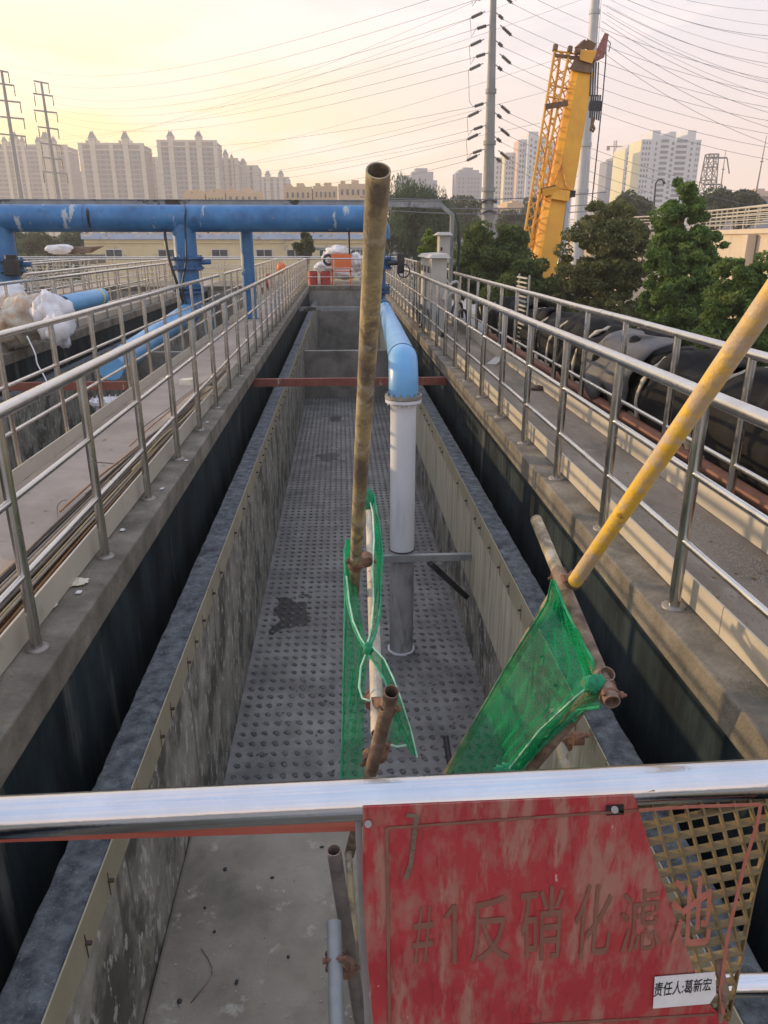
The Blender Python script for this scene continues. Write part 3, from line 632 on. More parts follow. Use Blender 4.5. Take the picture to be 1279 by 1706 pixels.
# bracket holding the white pipe
yb = by_ - .13
zb_ = at(700, 929, Y=yb).z
t = thing('pipe_bracket', 'grey steel angle bracket bracing the white pipe to the right wall', 'bracket', (bx_, yb, zb_))
m = MB().box((at(636, 929, Y=yb).x, yb - .03, zb_ - .03), (1.21, yb - .022, zb_ + .035)).box((at(636, 929, Y=yb).x, yb - .022, zb_ + .027), (1.21, yb + .02, zb_ + .035)); obj('arm', m, frame_grey, t)
obj('strut', MB().bar(at(716, 938, Y=yb - .05), at(776, 994, X=1.205), .07, .05), mat('dark_steel', [(.03, .03, .032), (.07, .07, .075)], 8, 5, .5, metal=.4), t)
obj('u_bolt', MB().tube([Vector((bx_ + .125 * math.cos(a_), by_ - .125 * math.sin(a_) * 1.0, zb_ + .045)) for a_ in np.linspace(-.5, 3.6, 16)], .006, 6), cable, t)

# ------------------------------------------------------------ scaffold tubes, clamps and netting over the channel
A3 = lambda u, v, z: at(u, v, zc=z)
def sc_tube(name, pts, m, label, r=.0242, sub=14, wob=.0012):
    pts = [Vector(p) for p in pts]; out = []
    for a, b in zip(pts, pts[1:]):
        for i in range(sub): out.append(a.lerp(b, i / sub))
    out.append(pts[-1]); d = (pts[-1] - pts[0]).length
    rr = [r * (1 + rnd(-.02, .02)) for _ in out]
    return tag(obj(name, MB().tube(out, rr, 24, hollow=.14), m), label, 'pole' if 'pole' in name else 'tube')
pA0, pA1 = A3(630, 284, 1.43), A3(592, 944, 3.1)
sc_tube('scaffold_pole', [pA1 + (pA1 - pA0).normalized() * .28, pA1, pA0], pole_y, 'tall worn yellow and brown scaffold pole rising past the blue header, open at the top')
lB0, lB1 = A3(616, 842, 4.0), A3(629, 1222, 2.58)
sc_tube('scaffold_tube', [lB0, lB1], pole_w, 'flaking white and yellow tube pointing towards the handrail inside the left green net')
cC0, cC1 = A3(652, 1152, 2.32), A3(606, 1330, 3.0)
sc_tube('scaffold_tube', [cC1 + (cC1 - cC0) * .8, cC1, cC0], rust, 'short rusty brown tube with open top clamped to the flaking white tube')
fF0, fF1 = A3(958, 968, 2.50), A3(1262, 527, 1.47)
sc_tube('scaffold_tube', [fF0, fF1 + (fF1 - fF0) * .35], pole_y2, 'bright yellow tube slanting up to the right edge across the right walkway')
gG0, gG1 = A3(893, 866, 3.15), A3(1020, 1170, 2.2)
gm1 = gG0.lerp(gG1, .36)
sc_tube('scaffold_tube', [gG0, gm1], pole_y, 'short speckled yellow tube end sticking out beyond the foot of the bright yellow tube', r=.0246)
sc_tube('scaffold_tube', [gm1, gG1], rust, 'rusty red brown tube running down the right edge of the green net')
hH0, hH1 = A3(1012, 1122, 2.26), A3(870, 1296, 2.9)
sc_tube('scaffold_tube', [hH1 + (hH1 - hH0) * .5, hH0], rust, 'brown open ended tube poking out of the right green net near the black gutter')
sc_tube('scaffold_tube', [A3(925, 985, 3.1), A3(742, 1292, 4.1)], pole_y, 'thin yellowish tube behind the left edge of the right green net', r=.021)
sc_tube('scaffold_tube', [A3(925, 1180, 3.2), A3(962, 1400, 3.1)], pole_w, 'chipped white tube standing below the right green net', r=.024)
sc_tube('scaffold_tube', [A3(742, 1226, 4.3), A3(758, 1330, 4.2)], black_rub, 'short dark tube behind the lower left corner of the right green net', r=.018)
lL0, lL1 = A3(556, 1416, 2.42), A3(594, 1660, 2.75)
sc_tube('scaffold_tube', [lL1 + (lL1 - lL0) * .5, lL0], pole_w if False else mat('brown_grey_tube', [(.10, .085, .08), (.20, .17, .155)], 9, 7, .7, bump=.4, over=[((.42, .33, .20), 5, (1, 1, .5), .62, .72, .7)]), 'leaning brown grey tube with open top beside the left edge of the red sign', r=.0242)
eE0, eE1 = A3(556, 1536, 2.45), A3(563, 1780, 2.15)
sc_tube('scaffold_tube', [eE0, eE1], pole_g, 'grey galvanised tube below the foreground handrail left of the sign', r=.0242)
sc_tube('scaffold_tube', [A3(580, 1420, 3.2), A3(600, 1700, 3.1)], pole_y, 'thin yellowish tube end half hidden behind the stanchion of the sign', r=.015)
def coupler(p, d1, d2, q, label, s=1.0):
    p = Vector(p); q = Vector(q); d1 = Vector(d1).normalized(); d2 = Vector(d2).normalized()
    t = thing('coupler', label, 'clamp', p)
    m = MB().tube([p - d1 * .024 * s, p + d1 * .024 * s], .0295 * s, 18); 
    m.tube([p - d1 * .026 * s, p - d1 * .018 * s], .0325 * s, 18); m.tube([p + d1 * .018 * s, p + d1 * .026 * s], .0325 * s, 18)
    obj('band', m, clampm, t, bevel=.001)
    m = MB().tube([q - d2 * .022 * s, q + d2 * .022 * s], .0295 * s, 18); obj('band', m, clampm, t, bevel=.001)
    m = MB(); m.bar(p, q, .034 * s, .03 * s)
    obj('centre_plate', m, clampm, t, bevel=.003)
    sd = d1.cross(q - p); sd = sd.normalized() if sd.length > 1e-5 else Vector((1, 0, 0)); o_ = (p - q).normalized() * .038 * s
    for c_, e in ((p + o_, 1), (q - o_, -1)):
        b = MB(); b.tube([c_ - sd * .03 * s, c_ + sd * .042 * s], .0055 * s, 8); b.tube([c_ + sd * .02 * s, c_ + sd * .031 * s], .011 * s, 6); b.tube([c_ - sd * .033 * s, c_ - sd * .024 * s], .010 * s, 6); obj('bolt', b, clampm, t)
    return t
dA = pA1 - pA0; dB = lB1 - lB0
coupler(A3(592, 938, 3.07), dA, dB, A3(610, 932, 3.35), 'rusty clamp at the foot of the tall worn pole')
coupler(A3(623, 1166, 2.76), dB, cC1 - cC0, A3(647, 1178, 2.42), 'rusty clamp joining the flaking white tube to the open brown tube')
coupler(A3(632, 1254, 2.72), cC1 - cC0, dB, A3(617, 1262, 2.80), 'rusty clamp lowest on the short brown tube just above the handrail')
coupler(A3(934, 962, 2.82), gG1 - gG0, fF1 - fF0, A3(957, 966, 2.56), 'rusty clamp at the foot of the bright yellow tube')
coupler(A3(1012, 1152, 2.25), gG1 - gG0, hH1 - hH0, A3(994, 1144, 2.33), 'rusty clamp beside the open tube end over the black gutter')
coupler(A3(942, 1236, 3.18), (0, 0, 1), (1, 0, 0), A3(962, 1230, 3.1), 'rusty clamp on the chipped white tube below the right net')
coupler(A3(558, 1601, 2.38), eE1 - eE0, lL1 - lL0, A3(577, 1612, 2.56), 'rusty clamp on the grey galvanised tube beside the sign')

# green debris net
nm = bpy.data.materials.new('green_net'); nm.use_nodes = True
t_ = nm.node_tree; t_.nodes.clear(); n_ = t_.nodes.new; l_ = t_.links.new
out = n_('ShaderNodeOutputMaterial'); mixs = n_('ShaderNodeMixShader'); tr = n_('ShaderNodeBsdfTransparent'); df = n_('ShaderNodeBsdfDiffuse'); tl2 = n_('ShaderNodeBsdfTranslucent'); mm = n_('ShaderNodeMixShader')
co = n_('ShaderNodeTexCoord'); z1 = n_('ShaderNodeTexNoise'); z1.inputs['Scale'].default_value = 2.5; z1.inputs['Detail'].default_value = 5; l_(co.outputs['Object'], z1.inputs[0])
r1 = n_('ShaderNodeValToRGB'); r1.color_ramp.elements[0].position = .35; r1.color_ramp.elements[0].color = (.012, .27, .105, 1); r1.color_ramp.elements[1].position = .65; r1.color_ramp.elements[1].color = (.02, .40, .17, 1)
l_(z1.outputs[0], r1.inputs[0]); l_(r1.outputs[0], df.inputs[0]); l_(r1.outputs[0], tl2.inputs[0])
mm.inputs[0].default_value = .42; l_(df.outputs[0], mm.inputs[1]); l_(tl2.outputs[0], mm.inputs[2])
z2 = n_('ShaderNodeTexNoise'); z2.inputs['Scale'].default_value = 200; z2.inputs['Detail'].default_value = 4; l_(co.outputs['Object'], z2.inputs[0])
q = n_('ShaderNodeMapRange'); q.inputs[1].default_value = .40; q.inputs[2].default_value = .60; q.inputs[3].default_value = .40; q.inputs[4].default_value = .84; l_(z2.outputs[0], q.inputs[0])
l_(q.outputs[0], mixs.inputs[0]); l_(tr.outputs[0], mixs.inputs[1]); l_(mm.outputs[0], mixs.inputs[2]); l_(mixs.outputs[0], out.inputs[0])
net_m = nm
hem_m = mat('net_hem_green', [(.015, .22, .10), (.03, .36, .18)], 30, 4, .8, bump=.5)
hem_w = mat('pale_net_string', [(.25, .55, .38), (.45, .68, .52)], 30, 4, .8)
def resample(c, n):
    P_ = [A3(*q) for q in c]; d = [0]
    for a, b in zip(P_, P_[1:]): d.append(d[-1] + (b - a).length)
    o = []
    for i in range(n + 1):
        s = d[-1] * i / n; k = max(j for j in range(len(d)) if d[j] <= s + 1e-9); k = min(k, len(P_) - 2)
        o.append(P_[k].lerp(P_[k + 1], (s - d[k]) / max(d[k + 1] - d[k], 1e-9)))
    return o
from mathutils import noise as mn
def net(name, left, right, parent, n=60, mcol=24, fold=.03, nf=5, seed=0, sag=.05, tear=0.0):
    a = resample(left, n); b = resample(right, n); g_ = []
    for i in range(n + 1):
        row = []; wd = (b[i] - a[i]).length
        nrm = (b[i] - a[i]).cross(a[min(i + 1, n)] - a[max(i - 1, 0)]); nrm = nrm.normalized() if nrm.length > 1e-6 else Vector((0, 1, 0))
        for j in range(mcol + 1):
            s = j / mcol; p = a[i].lerp(b[i], s)
            ph = mn.noise(Vector((i * .045, seed, 0))) * 2.0
            f_ = math.sin(s * nf * 2 * math.pi + ph * 2) * fold * wd * (1.2 - i / n * .3) + mn.noise(Vector((s * 6, i * .12, seed))) * fold * wd * 1.3
            p = p + nrm * (f_ * min(1, 4 * s, 4 * (1 - s)) + sag * math.sin(math.pi * s) * wd)
            row.append(p)
        g_.append(row)
    return obj(name, MB().sheet(g_), net_m, parent), a, b
def hem(pts, r, m, parent, name='hem', lump=.35):
    rr = [r * (1 + lump * mn.noise(p * 40)) for p in pts]
    return obj(name, MB().tube(pts, rr, 8), m, parent)
tn = thing('green_net', 'narrow green debris net knotted round the flaking white tube, left of the white pipe', 'net', A3(600, 1300, 3.0))
_, a, b = net('drape', [(577, 898, 3.25), (573, 940, 3.2), (575, 1000, 3.1), (573, 1100, 3.0), (571, 1200, 3.0), (568, 1300, 3.0), (566, 1370, 3.0)], [(586, 900, 3.3), (590, 955, 3.28), (600, 1020, 3.1), (612, 1080, 2.9), (607, 1140, 2.9), (606, 1200, 3.0), (606, 1300, 3.05), (606, 1370, 3.05)], tn, fold=.10, nf=3, seed=1, sag=.1)
hem(a, .005, hem_m, tn)
hem([A3(*q) for q in ((577, 960, 3.08), (581, 1000, 3.0), (588, 1035, 2.95), (600, 1062, 2.88), (611, 1080, 2.84))], .0035, hem_w, tn, 'string')
hem([A3(*q) for q in ((574, 915, 3.2), (576, 960, 3.1), (579, 1005, 3.03), (590, 1048, 2.93), (610, 1084, 2.83))], .006, hem_m, tn)
_, a, b = net('loop', [(613, 822, 3.95), (621, 855, 3.85), (623, 900, 3.5), (620, 950, 3.3), (622, 1000, 3.1), (619, 1045, 2.95), (610, 1080, 2.82)], [(622, 822, 3.95), (631, 870, 3.8), (637, 925, 3.5), (633, 985, 3.25), (632, 1025, 3.0), (624, 1058, 2.9), (614, 1082, 2.82)], tn, fold=.2, nf=2, seed=4)
hem(a, .004, hem_w, tn, 'string'); hem(b, .006, hem_m, tn)
_, a, b = net('tail', [(611, 1086, 2.8), (628, 1110, 2.75), (642, 1135, 2.7), (655, 1175, 2.66), (668, 1215, 2.7), (688, 1258, 2.7)], [(616, 1074, 2.8), (640, 1098, 2.75), (655, 1130, 2.7), (668, 1165, 2.66), (684, 1215, 2.7), (695, 1262, 2.7)], tn, fold=.12, nf=2, seed=8)
hem(a, .005, hem_m, tn); hem(b, .003, hem_w, tn, 'string')
net('flap', [(655, 1180, 2.7), (650, 1210, 2.7), (646, 1240, 2.72)], [(662, 1180, 2.7), (672, 1215, 2.7), (684, 1240, 2.72)], tn, n=20, mcol=10, fold=.1, nf=2, seed=3)
hem([A3(*q) for q in ((646, 1240, 2.71), (662, 1244, 2.7), (684, 1240, 2.71))], .004, hem_w, tn, 'string')
hem([A3(*q) for q in ((609, 1090, 2.8), (601, 1110, 2.78), (598, 1145, 2.75), (603, 1163, 2.74), (616, 1168, 2.7))], .004, hem_w, tn, 'string')
def blob(name, c, r, m, parent=None, n=22, amp=.18, fr=2.2, seed=0, flat=None):
    c = Vector(c); mb = MB(); g_ = []
    for i in range(n + 1):
        th = math.pi * i / n; row = []
        for j in range(2 * n):
            ph = math.pi * j / n; d = Vector((math.sin(th) * math.cos(ph), math.sin(th) * math.sin(ph), math.cos(th)))
            k = 1 + amp * mn.fractal(d * fr + Vector((seed, seed * 1.7, 0)), .8, 2.1, 4)
            p = c + Vector((d.x * r[0], d.y * r[1], d.z * r[2])) * k
            if flat is not None: p.z = max(p.z, flat)
            row.append(p)
        g_.append(row + [row[0]])
    mb.sheet(g_); return obj(name, mb, m, parent)
blob('knot', A3(613, 832, 3.92), (.026, .03, .06), hem_m, tn, 14, .35, 3, 2)
blob('knot', A3(613, 1081, 2.8), (.018, .02, .026), hem_m, tn, 12, .4, 3, 5)
tn = thing('green_net', 'wide triangular green debris net hanging between the bright yellow tube and the handrail', 'net', A3(850, 1290, 3.2))
_, a, b = net('drape', [(919, 966, 2.66), (911, 1003, 2.75), (882, 1050, 2.9), (842, 1113, 3.15), (802, 1183, 3.4), (765, 1243, 3.6), (742, 1290, 3.7), (742, 1340, 3.7)], [(924, 968, 2.6), (938, 1005, 2.5), (962, 1055, 2.4), (987, 1100, 2.32), (1000, 1140, 2.3), (978, 1180, 2.38), (925, 1218, 2.55), (880, 1262, 2.75), (850, 1295, 2.85), (845, 1340, 2.9)], tn, n=90, mcol=40, fold=.016, nf=6, seed=11, sag=.06)
hem(b[:44], .0045, hem_m, tn)
hem(b[44:82], .010, hem_m, tn, lump=1.0)
hem(a[:60], .004, hem_m, tn)
net('fold', [(950, 1040, 2.42), (955, 1080, 2.42), (975, 1120, 2.36), (985, 1150, 2.35)], [(962, 1052, 2.38), (975, 1080, 2.35), (990, 1110, 2.3), (1000, 1150, 2.3)], tn, n=30, mcol=8, fold=.2, nf=2, seed=6)
_, a, b = net('ruffle', [(998, 1132, 2.26), (960, 1160, 2.32), (900, 1215, 2.55), (868, 1255, 2.7), (842, 1288, 2.82)], [(1000, 1178, 2.25), (965, 1182, 2.3), (930, 1212, 2.5), (896, 1250, 2.68), (856, 1296, 2.82)], tn, n=60, mcol=12, fold=.30, nf=3, seed=15)
hem(a, .003, hem_w, tn, 'string', 1.0); hem(b, .006, hem_m, tn, lump=1.0)
blob('knot', A3(990, 1140, 2.25), (.035, .02, .03), hem_m, tn, 12, .5, 3, 5)
blob('knot', A3(848, 1286, 2.8), (.05, .03, .03), hem_m, tn, 14, .6, 3, 9)

# ------------------------------------------------------------ things lying on the left walkway
BL, BG = 'thin rusty reinforcing bar in the long bundle lying on the left walkway', 'reinforcing bars bundled along the left walkway'
cols_b = [barm, mat('rebar_dark', [(.04, .035, .03), (.10, .08, .07)], 9, 5, .7), mat('rebar_orange', [(.22, .11, .05), (.34, .20, .10)], 9, 5, .8), mat('bamboo_strip', [(.24, .19, .10), (.36, .29, .16)], 9, 5, .7), mat('rebar_grey', [(.13, .12, .10), (.24, .22, .19)], 9, 5, .6)]
for i in range(46):
    y0 = rnd(1.2, 2.2) if i < 38 else rnd(4.5, 7); y1 = y0 + rnd(7.5, 9.4) if i < 38 else y0 + rnd(3, 5); y1 = min(y1, 11.7)
    lay = i // 8; x0 = -1.54 - (i % 8) * .040 - rnd(0, .02); x1 = -1.53 - (i % 8) * .02 - rnd(0, .02); k = rnd(-.03, .03)
    pts = []
    for s in np.linspace(0, 1, 12):
        pts.append((x0 + (x1 - x0) * s + k * math.sin(s * math.pi * 1.5) - (.02 if lay else 0), y0 + (y1 - y0) * s, .022 + lay * (.030 - .014 * s) + abs(.012 * math.sin(s * 7 + i))))
    tag(obj('reinforcing_bar', MB().tube(pts, rnd(.006, .0092), 6), cols_b[[0, 4, 1, 2, 4, 3, 1][i % 7]]), BL, 'bar', BG)
m = MB(); p = at(343, 655, Z=.10)
m.hexa([p + Vector((-.12, -.5, -.02)), p + Vector((.10, -.4, .0)), p + Vector((.13, .35, .0)), p + Vector((-.10, .3, .01))], [p + Vector((-.12, -.5, -.005)), p + Vector((.10, -.4, .015)), p + Vector((.13, .35, .02)), p + Vector((-.10, .3, .03))])
tag(obj('scrap_board', m, wood), 'brown scrap board lying on the bundle of bars', 'board')
p = at(313, 640, Z=.0); tag(obj('carton', MB().hexa([p + Vector(q) for q in ((-.1, -.1, 0), (.08, -.12, 0), (.1, .1, 0), (-.08, .12, 0))], [p + Vector(q) for q in ((-.09, -.08, .07), (.07, -.11, .08), (.09, .1, .07), (-.08, .1, .06))]), paper), 'small crushed pale carton beside the bars on the left walkway', 'carton')
def scrap(u, v, s, label, m=paper, Z=.004):
    p = at(u, v, Z=Z); mb = MB(); n = 5
    pts = [[p + Vector(((j / n - .5) * s + rnd(-.1, .1) * s, (i / n - .5) * s * 1.2 + rnd(-.1, .1) * s, .006 + s * .25 * abs(mn.noise(Vector((i * .7, j * .7, u)))))) for j in range(n + 1)] for i in range(n + 1)]
    mb.sheet(pts, False); return tag(obj('paper_scrap', mb, m, solid=.002), label, 'paper')
scrap(133, 972, .075, 'folded yellowish paper scrap on the left ledge below a post'); scrap(86, 1010, .05, 'small crumpled yellow scrap by the nearest left post')
for u, v, tx in ((131, 988, 'tiny white scrap just below the folded yellowish paper'), (204, 884, 'tiny white scrap on the left ledge between the second and third nearest posts'), (270, 815, 'tiny white scrap on the ledge between the third and fourth nearest left posts'), (310, 768, 'tiny white scrap beside the base of the fourth nearest left post'), (335, 714, 'white crumbs on the left ledge above the red oxide beam, nearest of the pair'), (345, 704, 'white crumbs on the left ledge above the red oxide beam, farther of the pair')):
    scrap(u, v, .028, tx, bagm)
curve_tube('wire_piece', [at(96, 862, Z=.02), at(95, 845, Z=.08), at(102, 835, Z=.12), at(110, 833, Z=.10)], .003, rust, 'small bent wire standing up on the left walkway', 'wire')
curve_tube('wire_piece', [at(158, 770, Z=.01), at(175, 771, Z=.01), at(197, 773, Z=.01)], .004, rust, 'short dark wire lying across the left walkway', 'wire')
curve_tube('wire_piece', [at(318, 1670, Z=-1.6), at(352, 1625, Z=-1.6), at(348, 1600, Z=-1.6), at(335, 1580, Z=-1.6)], .003, rust, 'thin curved wire lying on the near concrete platform', 'wire')
for i, (u, v) in enumerate(((357, 1552), (341, 1512), (453, 1462), (375, 1448), (394, 1636), (480, 1594), (536, 1411), (275, 1531), (560, 1500), (299, 1668))):
    p = at(u, v, Z=-1.6); blob('crumb', p, (rnd(.006, .014), rnd(.006, .016), .006), black_rub, None, 5, .4, 3, i)
for o in [o for o in C.objects if o.name.startswith('crumb')]:
    tag(o, 'dark crumb of debris scattered on the near concrete platform', 'debris', 'crumbs on the near platform')
# right walkway bits
p = at(896, 647, Z=.03); blob('brick_piece', p, (.09, .05, .04), mat('dark_brick', [(.05, .035, .03), (.12, .08, .07)], 12, 5, .8), None, 8, .25, 2, 1); tag(C.objects['brick_piece'], 'dark broken brick on the right walkway beside the toe board', 'brick')
p = at(828, 603, Z=.02); tag(obj('scrap_board', MB().bar(p + Vector((-.15, -.3, 0)), p + Vector((.1, .3, .02)), .14, .03), grey_box), 'grey offcut lying on the right walkway', 'board')

# ------------------------------------------------------------ cabinets
t = thing('electrical_cabinet', 'larger pale grey electrical cabinet standing on the right walkway', 'cabinet', (2.0, 14.7, 0))
zt = at(717, 430, Y=14.7).z
m = MB().box((1.73, 14.7, .12), (2.03, 16.6, zt)); obj('body', m, grey_box, t, bevel=.01)
m = MB().hexa([(1.66, 14.6, zt), (2.09, 14.6, zt), (2.09, 16.7, zt), (1.66, 16.7, zt)], [(1.74, 14.66, zt + .06), (2.03, 14.66, zt + .08), (2.03, 16.64, zt + .08), (1.74, 16.64, zt + .06)]); obj('roof', m, grey_box, t)
m = MB()
for x in (1.77, 1.99):
    for y in (14.75, 16.5): m.box((x - .03, y - .03, 0), (x + .03, y + .03, .12))
obj('feet', m, black_rub, t)
for i, y in enumerate((14.78, 15.38, 15.98)):
    m = MB().box((1.718, y, .2), (1.729, y + .54, zt - .05)); d_ = obj('door', m, grey_box, t)
    obj('vent', MB().box((1.712, y + .1, zt - .28), (1.717, y + .44, zt - .16)), black_rub, d_); obj('vent', MB().box((1.712, y + .1, .4), (1.717, y + .44, .52)), black_rub, d_)
t = thing('dark_panel_cabinet', 'narrow black cabinet just beyond the pale grey one', 'cabinet', (1.72, 16.9, 0))
obj('body', MB().box((1.73, 16.9, .05), (2.1, 17.5, zt - .12)), black_rub, t, bevel=.01); obj('door', MB().box((1.718, 16.95, .15), (1.728, 17.45, zt - .2)), black_rub, t)
t = thing('junction_box', 'small grey box mounted high on the steel frame leg', 'box', at(740, 439, Y=18.0))
a = at(731, 438, Y=17.9); b = at(750, 392, Y=17.9)
obj('body', MB().box((a.x, 17.9, a.z), (b.x, 18.32, b.z)), grey_box, t, bevel=.01)
obj('hood', MB().hexa([(a.x - .1, 17.8, b.z), (b.x + .05, 17.8, b.z), (b.x + .05, 18.38, b.z), (a.x - .1, 18.38, b.z)], [(a.x, 17.9, b.z + .07), (b.x, 17.9, b.z + .07), (b.x, 18.3, b.z + .07), (a.x, 18.3, b.z + .07)]), grey_box, t)
obj('latch', MB().box((a.x + .03, 17.88, (a.z + b.z) / 2 - .03), (a.x + .07, 17.898, (a.z + b.z) / 2 + .04)), black_rub, t)
obj('post', MB().box((a.x + .1, 18.05, 0), (a.x + .17, 18.12, a.z)), frame_grey, t)
for i, (u, v, u2, v2) in enumerate(((742, 512, 756, 490), (752, 526, 768, 506), (738, 500, 762, 470), (764, 530, 776, 520))):
    curve_tube('conduit', [at(u, v, Y=14.6), at((u + u2) / 2 - 3, (v + v2) / 2 - 8, Y=14.8), at(u2, v2, Y=15.0), at(u2 + 2, v2 + 24, Y=15.0)], .028, [grey_box, cable][i % 2], ['pale bent conduit rising beside the larger cabinet', 'black bent hose low beside the larger cabinet', 'pale conduit highest beside the larger cabinet', 'short black hose end near the railing beyond the cabinet'][i], 'conduit')

# ------------------------------------------------------------ insulated pipe outside the right walkway
t = thing('wrapped_pipe', 'large pipe wrapped in torn black insulation with pale foam edges beyond the right railing', 'pipe', (3.32, 1, -.25))
cx, cz, rr0 = 3.32, .30, .44
ys = [1.2, 2.5, 3.6, 4.55, 5.75, 7.0, 8.1, 9.0, 10.2, 11.4, 12.5, 13.6, 15.0]
random.seed(21)
for i, (y0, y1) in enumerate(zip(ys, ys[1:])):
    rs = rr0 * rnd(.88, 1.10); g_ = []; n = 16; sh = rnd(-.03, .03)
    for k in range(n + 1):
        s = k / n; y = y0 + .01 + (y1 - y0 - .02) * s; row = []
        for j in range(41):
            a_ = -2.3 + 4.6 * j / 40     # open sheet wrapped over the top
            r_ = rs * (1 + .30 * mn.noise(Vector((a_ * 1.4, y * 2.6, i))) + .05 * mn.noise(Vector((a_ * 4, y * 5, i))) + .04 * math.sin(s * math.pi))
            if abs(a_) > 2.0: r_ *= 1 + rnd(0, .08)
            row.append(Vector((cx + sh + math.sin(a_) * r_, y, cz + math.cos(a_) * r_ * (1.10 + .22 * mn.noise(Vector((y * 1.5, i, 4)))))))
        g_.append(row)
    obj('insulation_sheet', MB().sheet(g_), black_foam, t, solid=.022)
    # torn foam lip at the joint
    pts = []; w0 = rnd(-.04, .04)
    for j in range(26):
        a_ = -2.2 + 3.9 * j / 25
        pts.append(Vector((cx + math.sin(a_) * (rs * 1.03 + .012), y1 + .035 * mn.noise(Vector((a_ * 3, i, 0))) + w0 * a_ * .4, cz + math.cos(a_) * (rs * 1.03 + .012))))
    obj('foam_edge', MB().tube(pts, [.022 + .05 * abs(mn.noise(Vector((j * .5, i, 3)))) for j in range(26)], 7, ry=.6), foam, t)
    if i % 3 != 1:
        pts = [Vector((cx - rs * 1.02 + .04 * s_, y0 + (y1 - y0) * s_, cz - .16 - .06 * math.sin(s_ * 3) + .03 * mn.noise(Vector((s_ * 6, i, 1))))) for s_ in np.linspace(0, 1, 16)]
        obj('foam_seam', MB().tube(pts, [.022 + .05 * abs(mn.noise(Vector((j * .8, i, 7)))) for j in range(16)], 7), foam, t)
obj('carrier_pipe', MB().tube([(cx, 0, cz - .02), (cx, 15.2, cz - .02)], .33, 24), frame_grey, t)
# loose flap
g_ = []
for i in range(15):
    s = i / 14; row = []
    for j in range(15):
        q = j / 14; y = 7.1 + q * 1.25 + .1 * s; x = cx - .10 - .50 * math.sin(s * 1.5) - .16 * mn.noise(Vector((s * 3, q * 3, 2))); z = cz + .56 - .10 * s - .66 * s * s * (1 - .35 * abs(math.sin(q * 5)))
        row.append(Vector((x + .02, y, z)))
    g_.append(row)
obj('loose_flap', MB().sheet(g_), mat('grey_insulation_sheet', [(.05, .05, .053), (.10, .10, .105)], 3, 5, .6, bump=.2, over=[((.28, .27, .24), 3, (1, 1, 1), .58, .72, .6)]), t, solid=.015)
for y in (2, 6, 10, 14): obj('saddle', MB().box((3.1, y, -.25), (3.55, y + .15, -.02)), conc, t)
tag(obj('thin_rust_pipe', MB().tube([(2.83, 0, .10), (2.83, 6, .11), (2.83, 14.5, .10)], .052, 16), rust_pipe), 'thin red brown pipe running along the foot of the black wrapped pipe', 'pipe')
tag(obj('thin_grey_pipe', MB().tube([(2.72, 0, .03), (2.72, 14.5, .03)], .022, 10), frame_grey), 'thin grey pipe beside the red brown one behind the toe board', 'pipe')
t = thing('slatted_grille', 'pale horizontal slats standing beyond the right railing below the crane', 'grille', at(870, 565, X=2.9))
p0 = at(860, 566, X=2.95); p1 = at(884, 505, X=2.95); y0 = p0.y; m = MB()
for i in range(15):
    z = p0.z + (1.0) * i / 14; m.box((2.92, y0 - .55, z), (2.95, y0 + .1, z + .022))
obj('slats', m, kick, t); obj('frame', MB().box((2.955, y0 - .6, p0.z - .05), (2.975, y0 - .56, p0.z + 1.06)).box((2.955, y0 + .1, p0.z - .05), (2.975, y0 + .14, p0.z + 1.06)), frame_grey, t)

# ------------------------------------------------------------ far platform, bags, drums
t = thing('orange_panel', 'orange rectangular panel on legs at the far end of the channel', 'panel', at(568, 462, Y=34.2))
a = at(552, 449, Y=34.2); b = at(585, 423, Y=34.2)
obj('panel', MB().box((a.x, 34.2, a.z), (b.x, 34.24, b.z)), orange, t, bevel=.01)
m = MB()
for x in (a.x + .04, b.x - .04): m.box((x - .03, 34.25, 0), (x + .03, 34.30, b.z + .02))
m.box((a.x, 34.25, a.z - .1), (b.x, 34.29, a.z - .05)); obj('legs', m, orange, t)
for i, (u, v, r, lb) in enumerate(((563, 420, (.55, .4, .28), 'white bundle heaped highest behind the orange panel'), (594, 436, (.32, .4, .38), 'white bundle right of the orange panel'), (540, 445, (.45, .4, .25), 'white bundle left of the orange panel'), (572, 456, (.8, .4, .22), 'low white bundle under the orange panel'), (548, 430, (.35, .3, .3), 'small pale bundle left above the red drum'))):
    p = at(u, v, Y=35.4 + .1 * i); tag(blob('white_bundle', p, r, bagm, None, 14, .35, 2.2, i), lb, 'bundle')
for i, (u, r, lb) in enumerate(((521, .20, 'red drum left of the white bundles at the far end'), (542, .22, 'red drum nearest the orange panel'))):
    p = at(u, 463, Y=34.0); p.z = .005
    t = thing('red_drum', lb, 'drum', p); obj('body', MB().tube([p, p + Vector((0, 0, .25)), p + Vector((0, 0, .3)), p + Vector((0, 0, .55))], [r, r, r * 1.04, r], 20), redp, t); obj('lid', MB().tube([p + Vector((0, 0, .551)), p + Vector((0, 0, .57))], r * .95, 20), black_rub, t)
tag(obj('dark_ring', MB().tube([at(547, 433, Y=34.5) + Vector((math.cos(a_) * .2, 0, math.sin(a_) * .2)) for a_ in np.linspace(0, 6.283, 15)], .06, 8), black_rub), 'black tyre-like ring leaning among the white bundles', 'ring')
tag(blob('red_cloth', at(447, 468, X=-2.52), (.10, .6, .22), redp, None, 10, .5, 2, 3), 'red cloth tied to the outer railing of the left walkway', 'cloth')
tag(blob('red_bundle', at(468, 447, Y=29), (.16, .16, .2), orange, None, 10, .3, 2, 3), 'small orange red bundle near the far end of the left walkway', 'bundle')
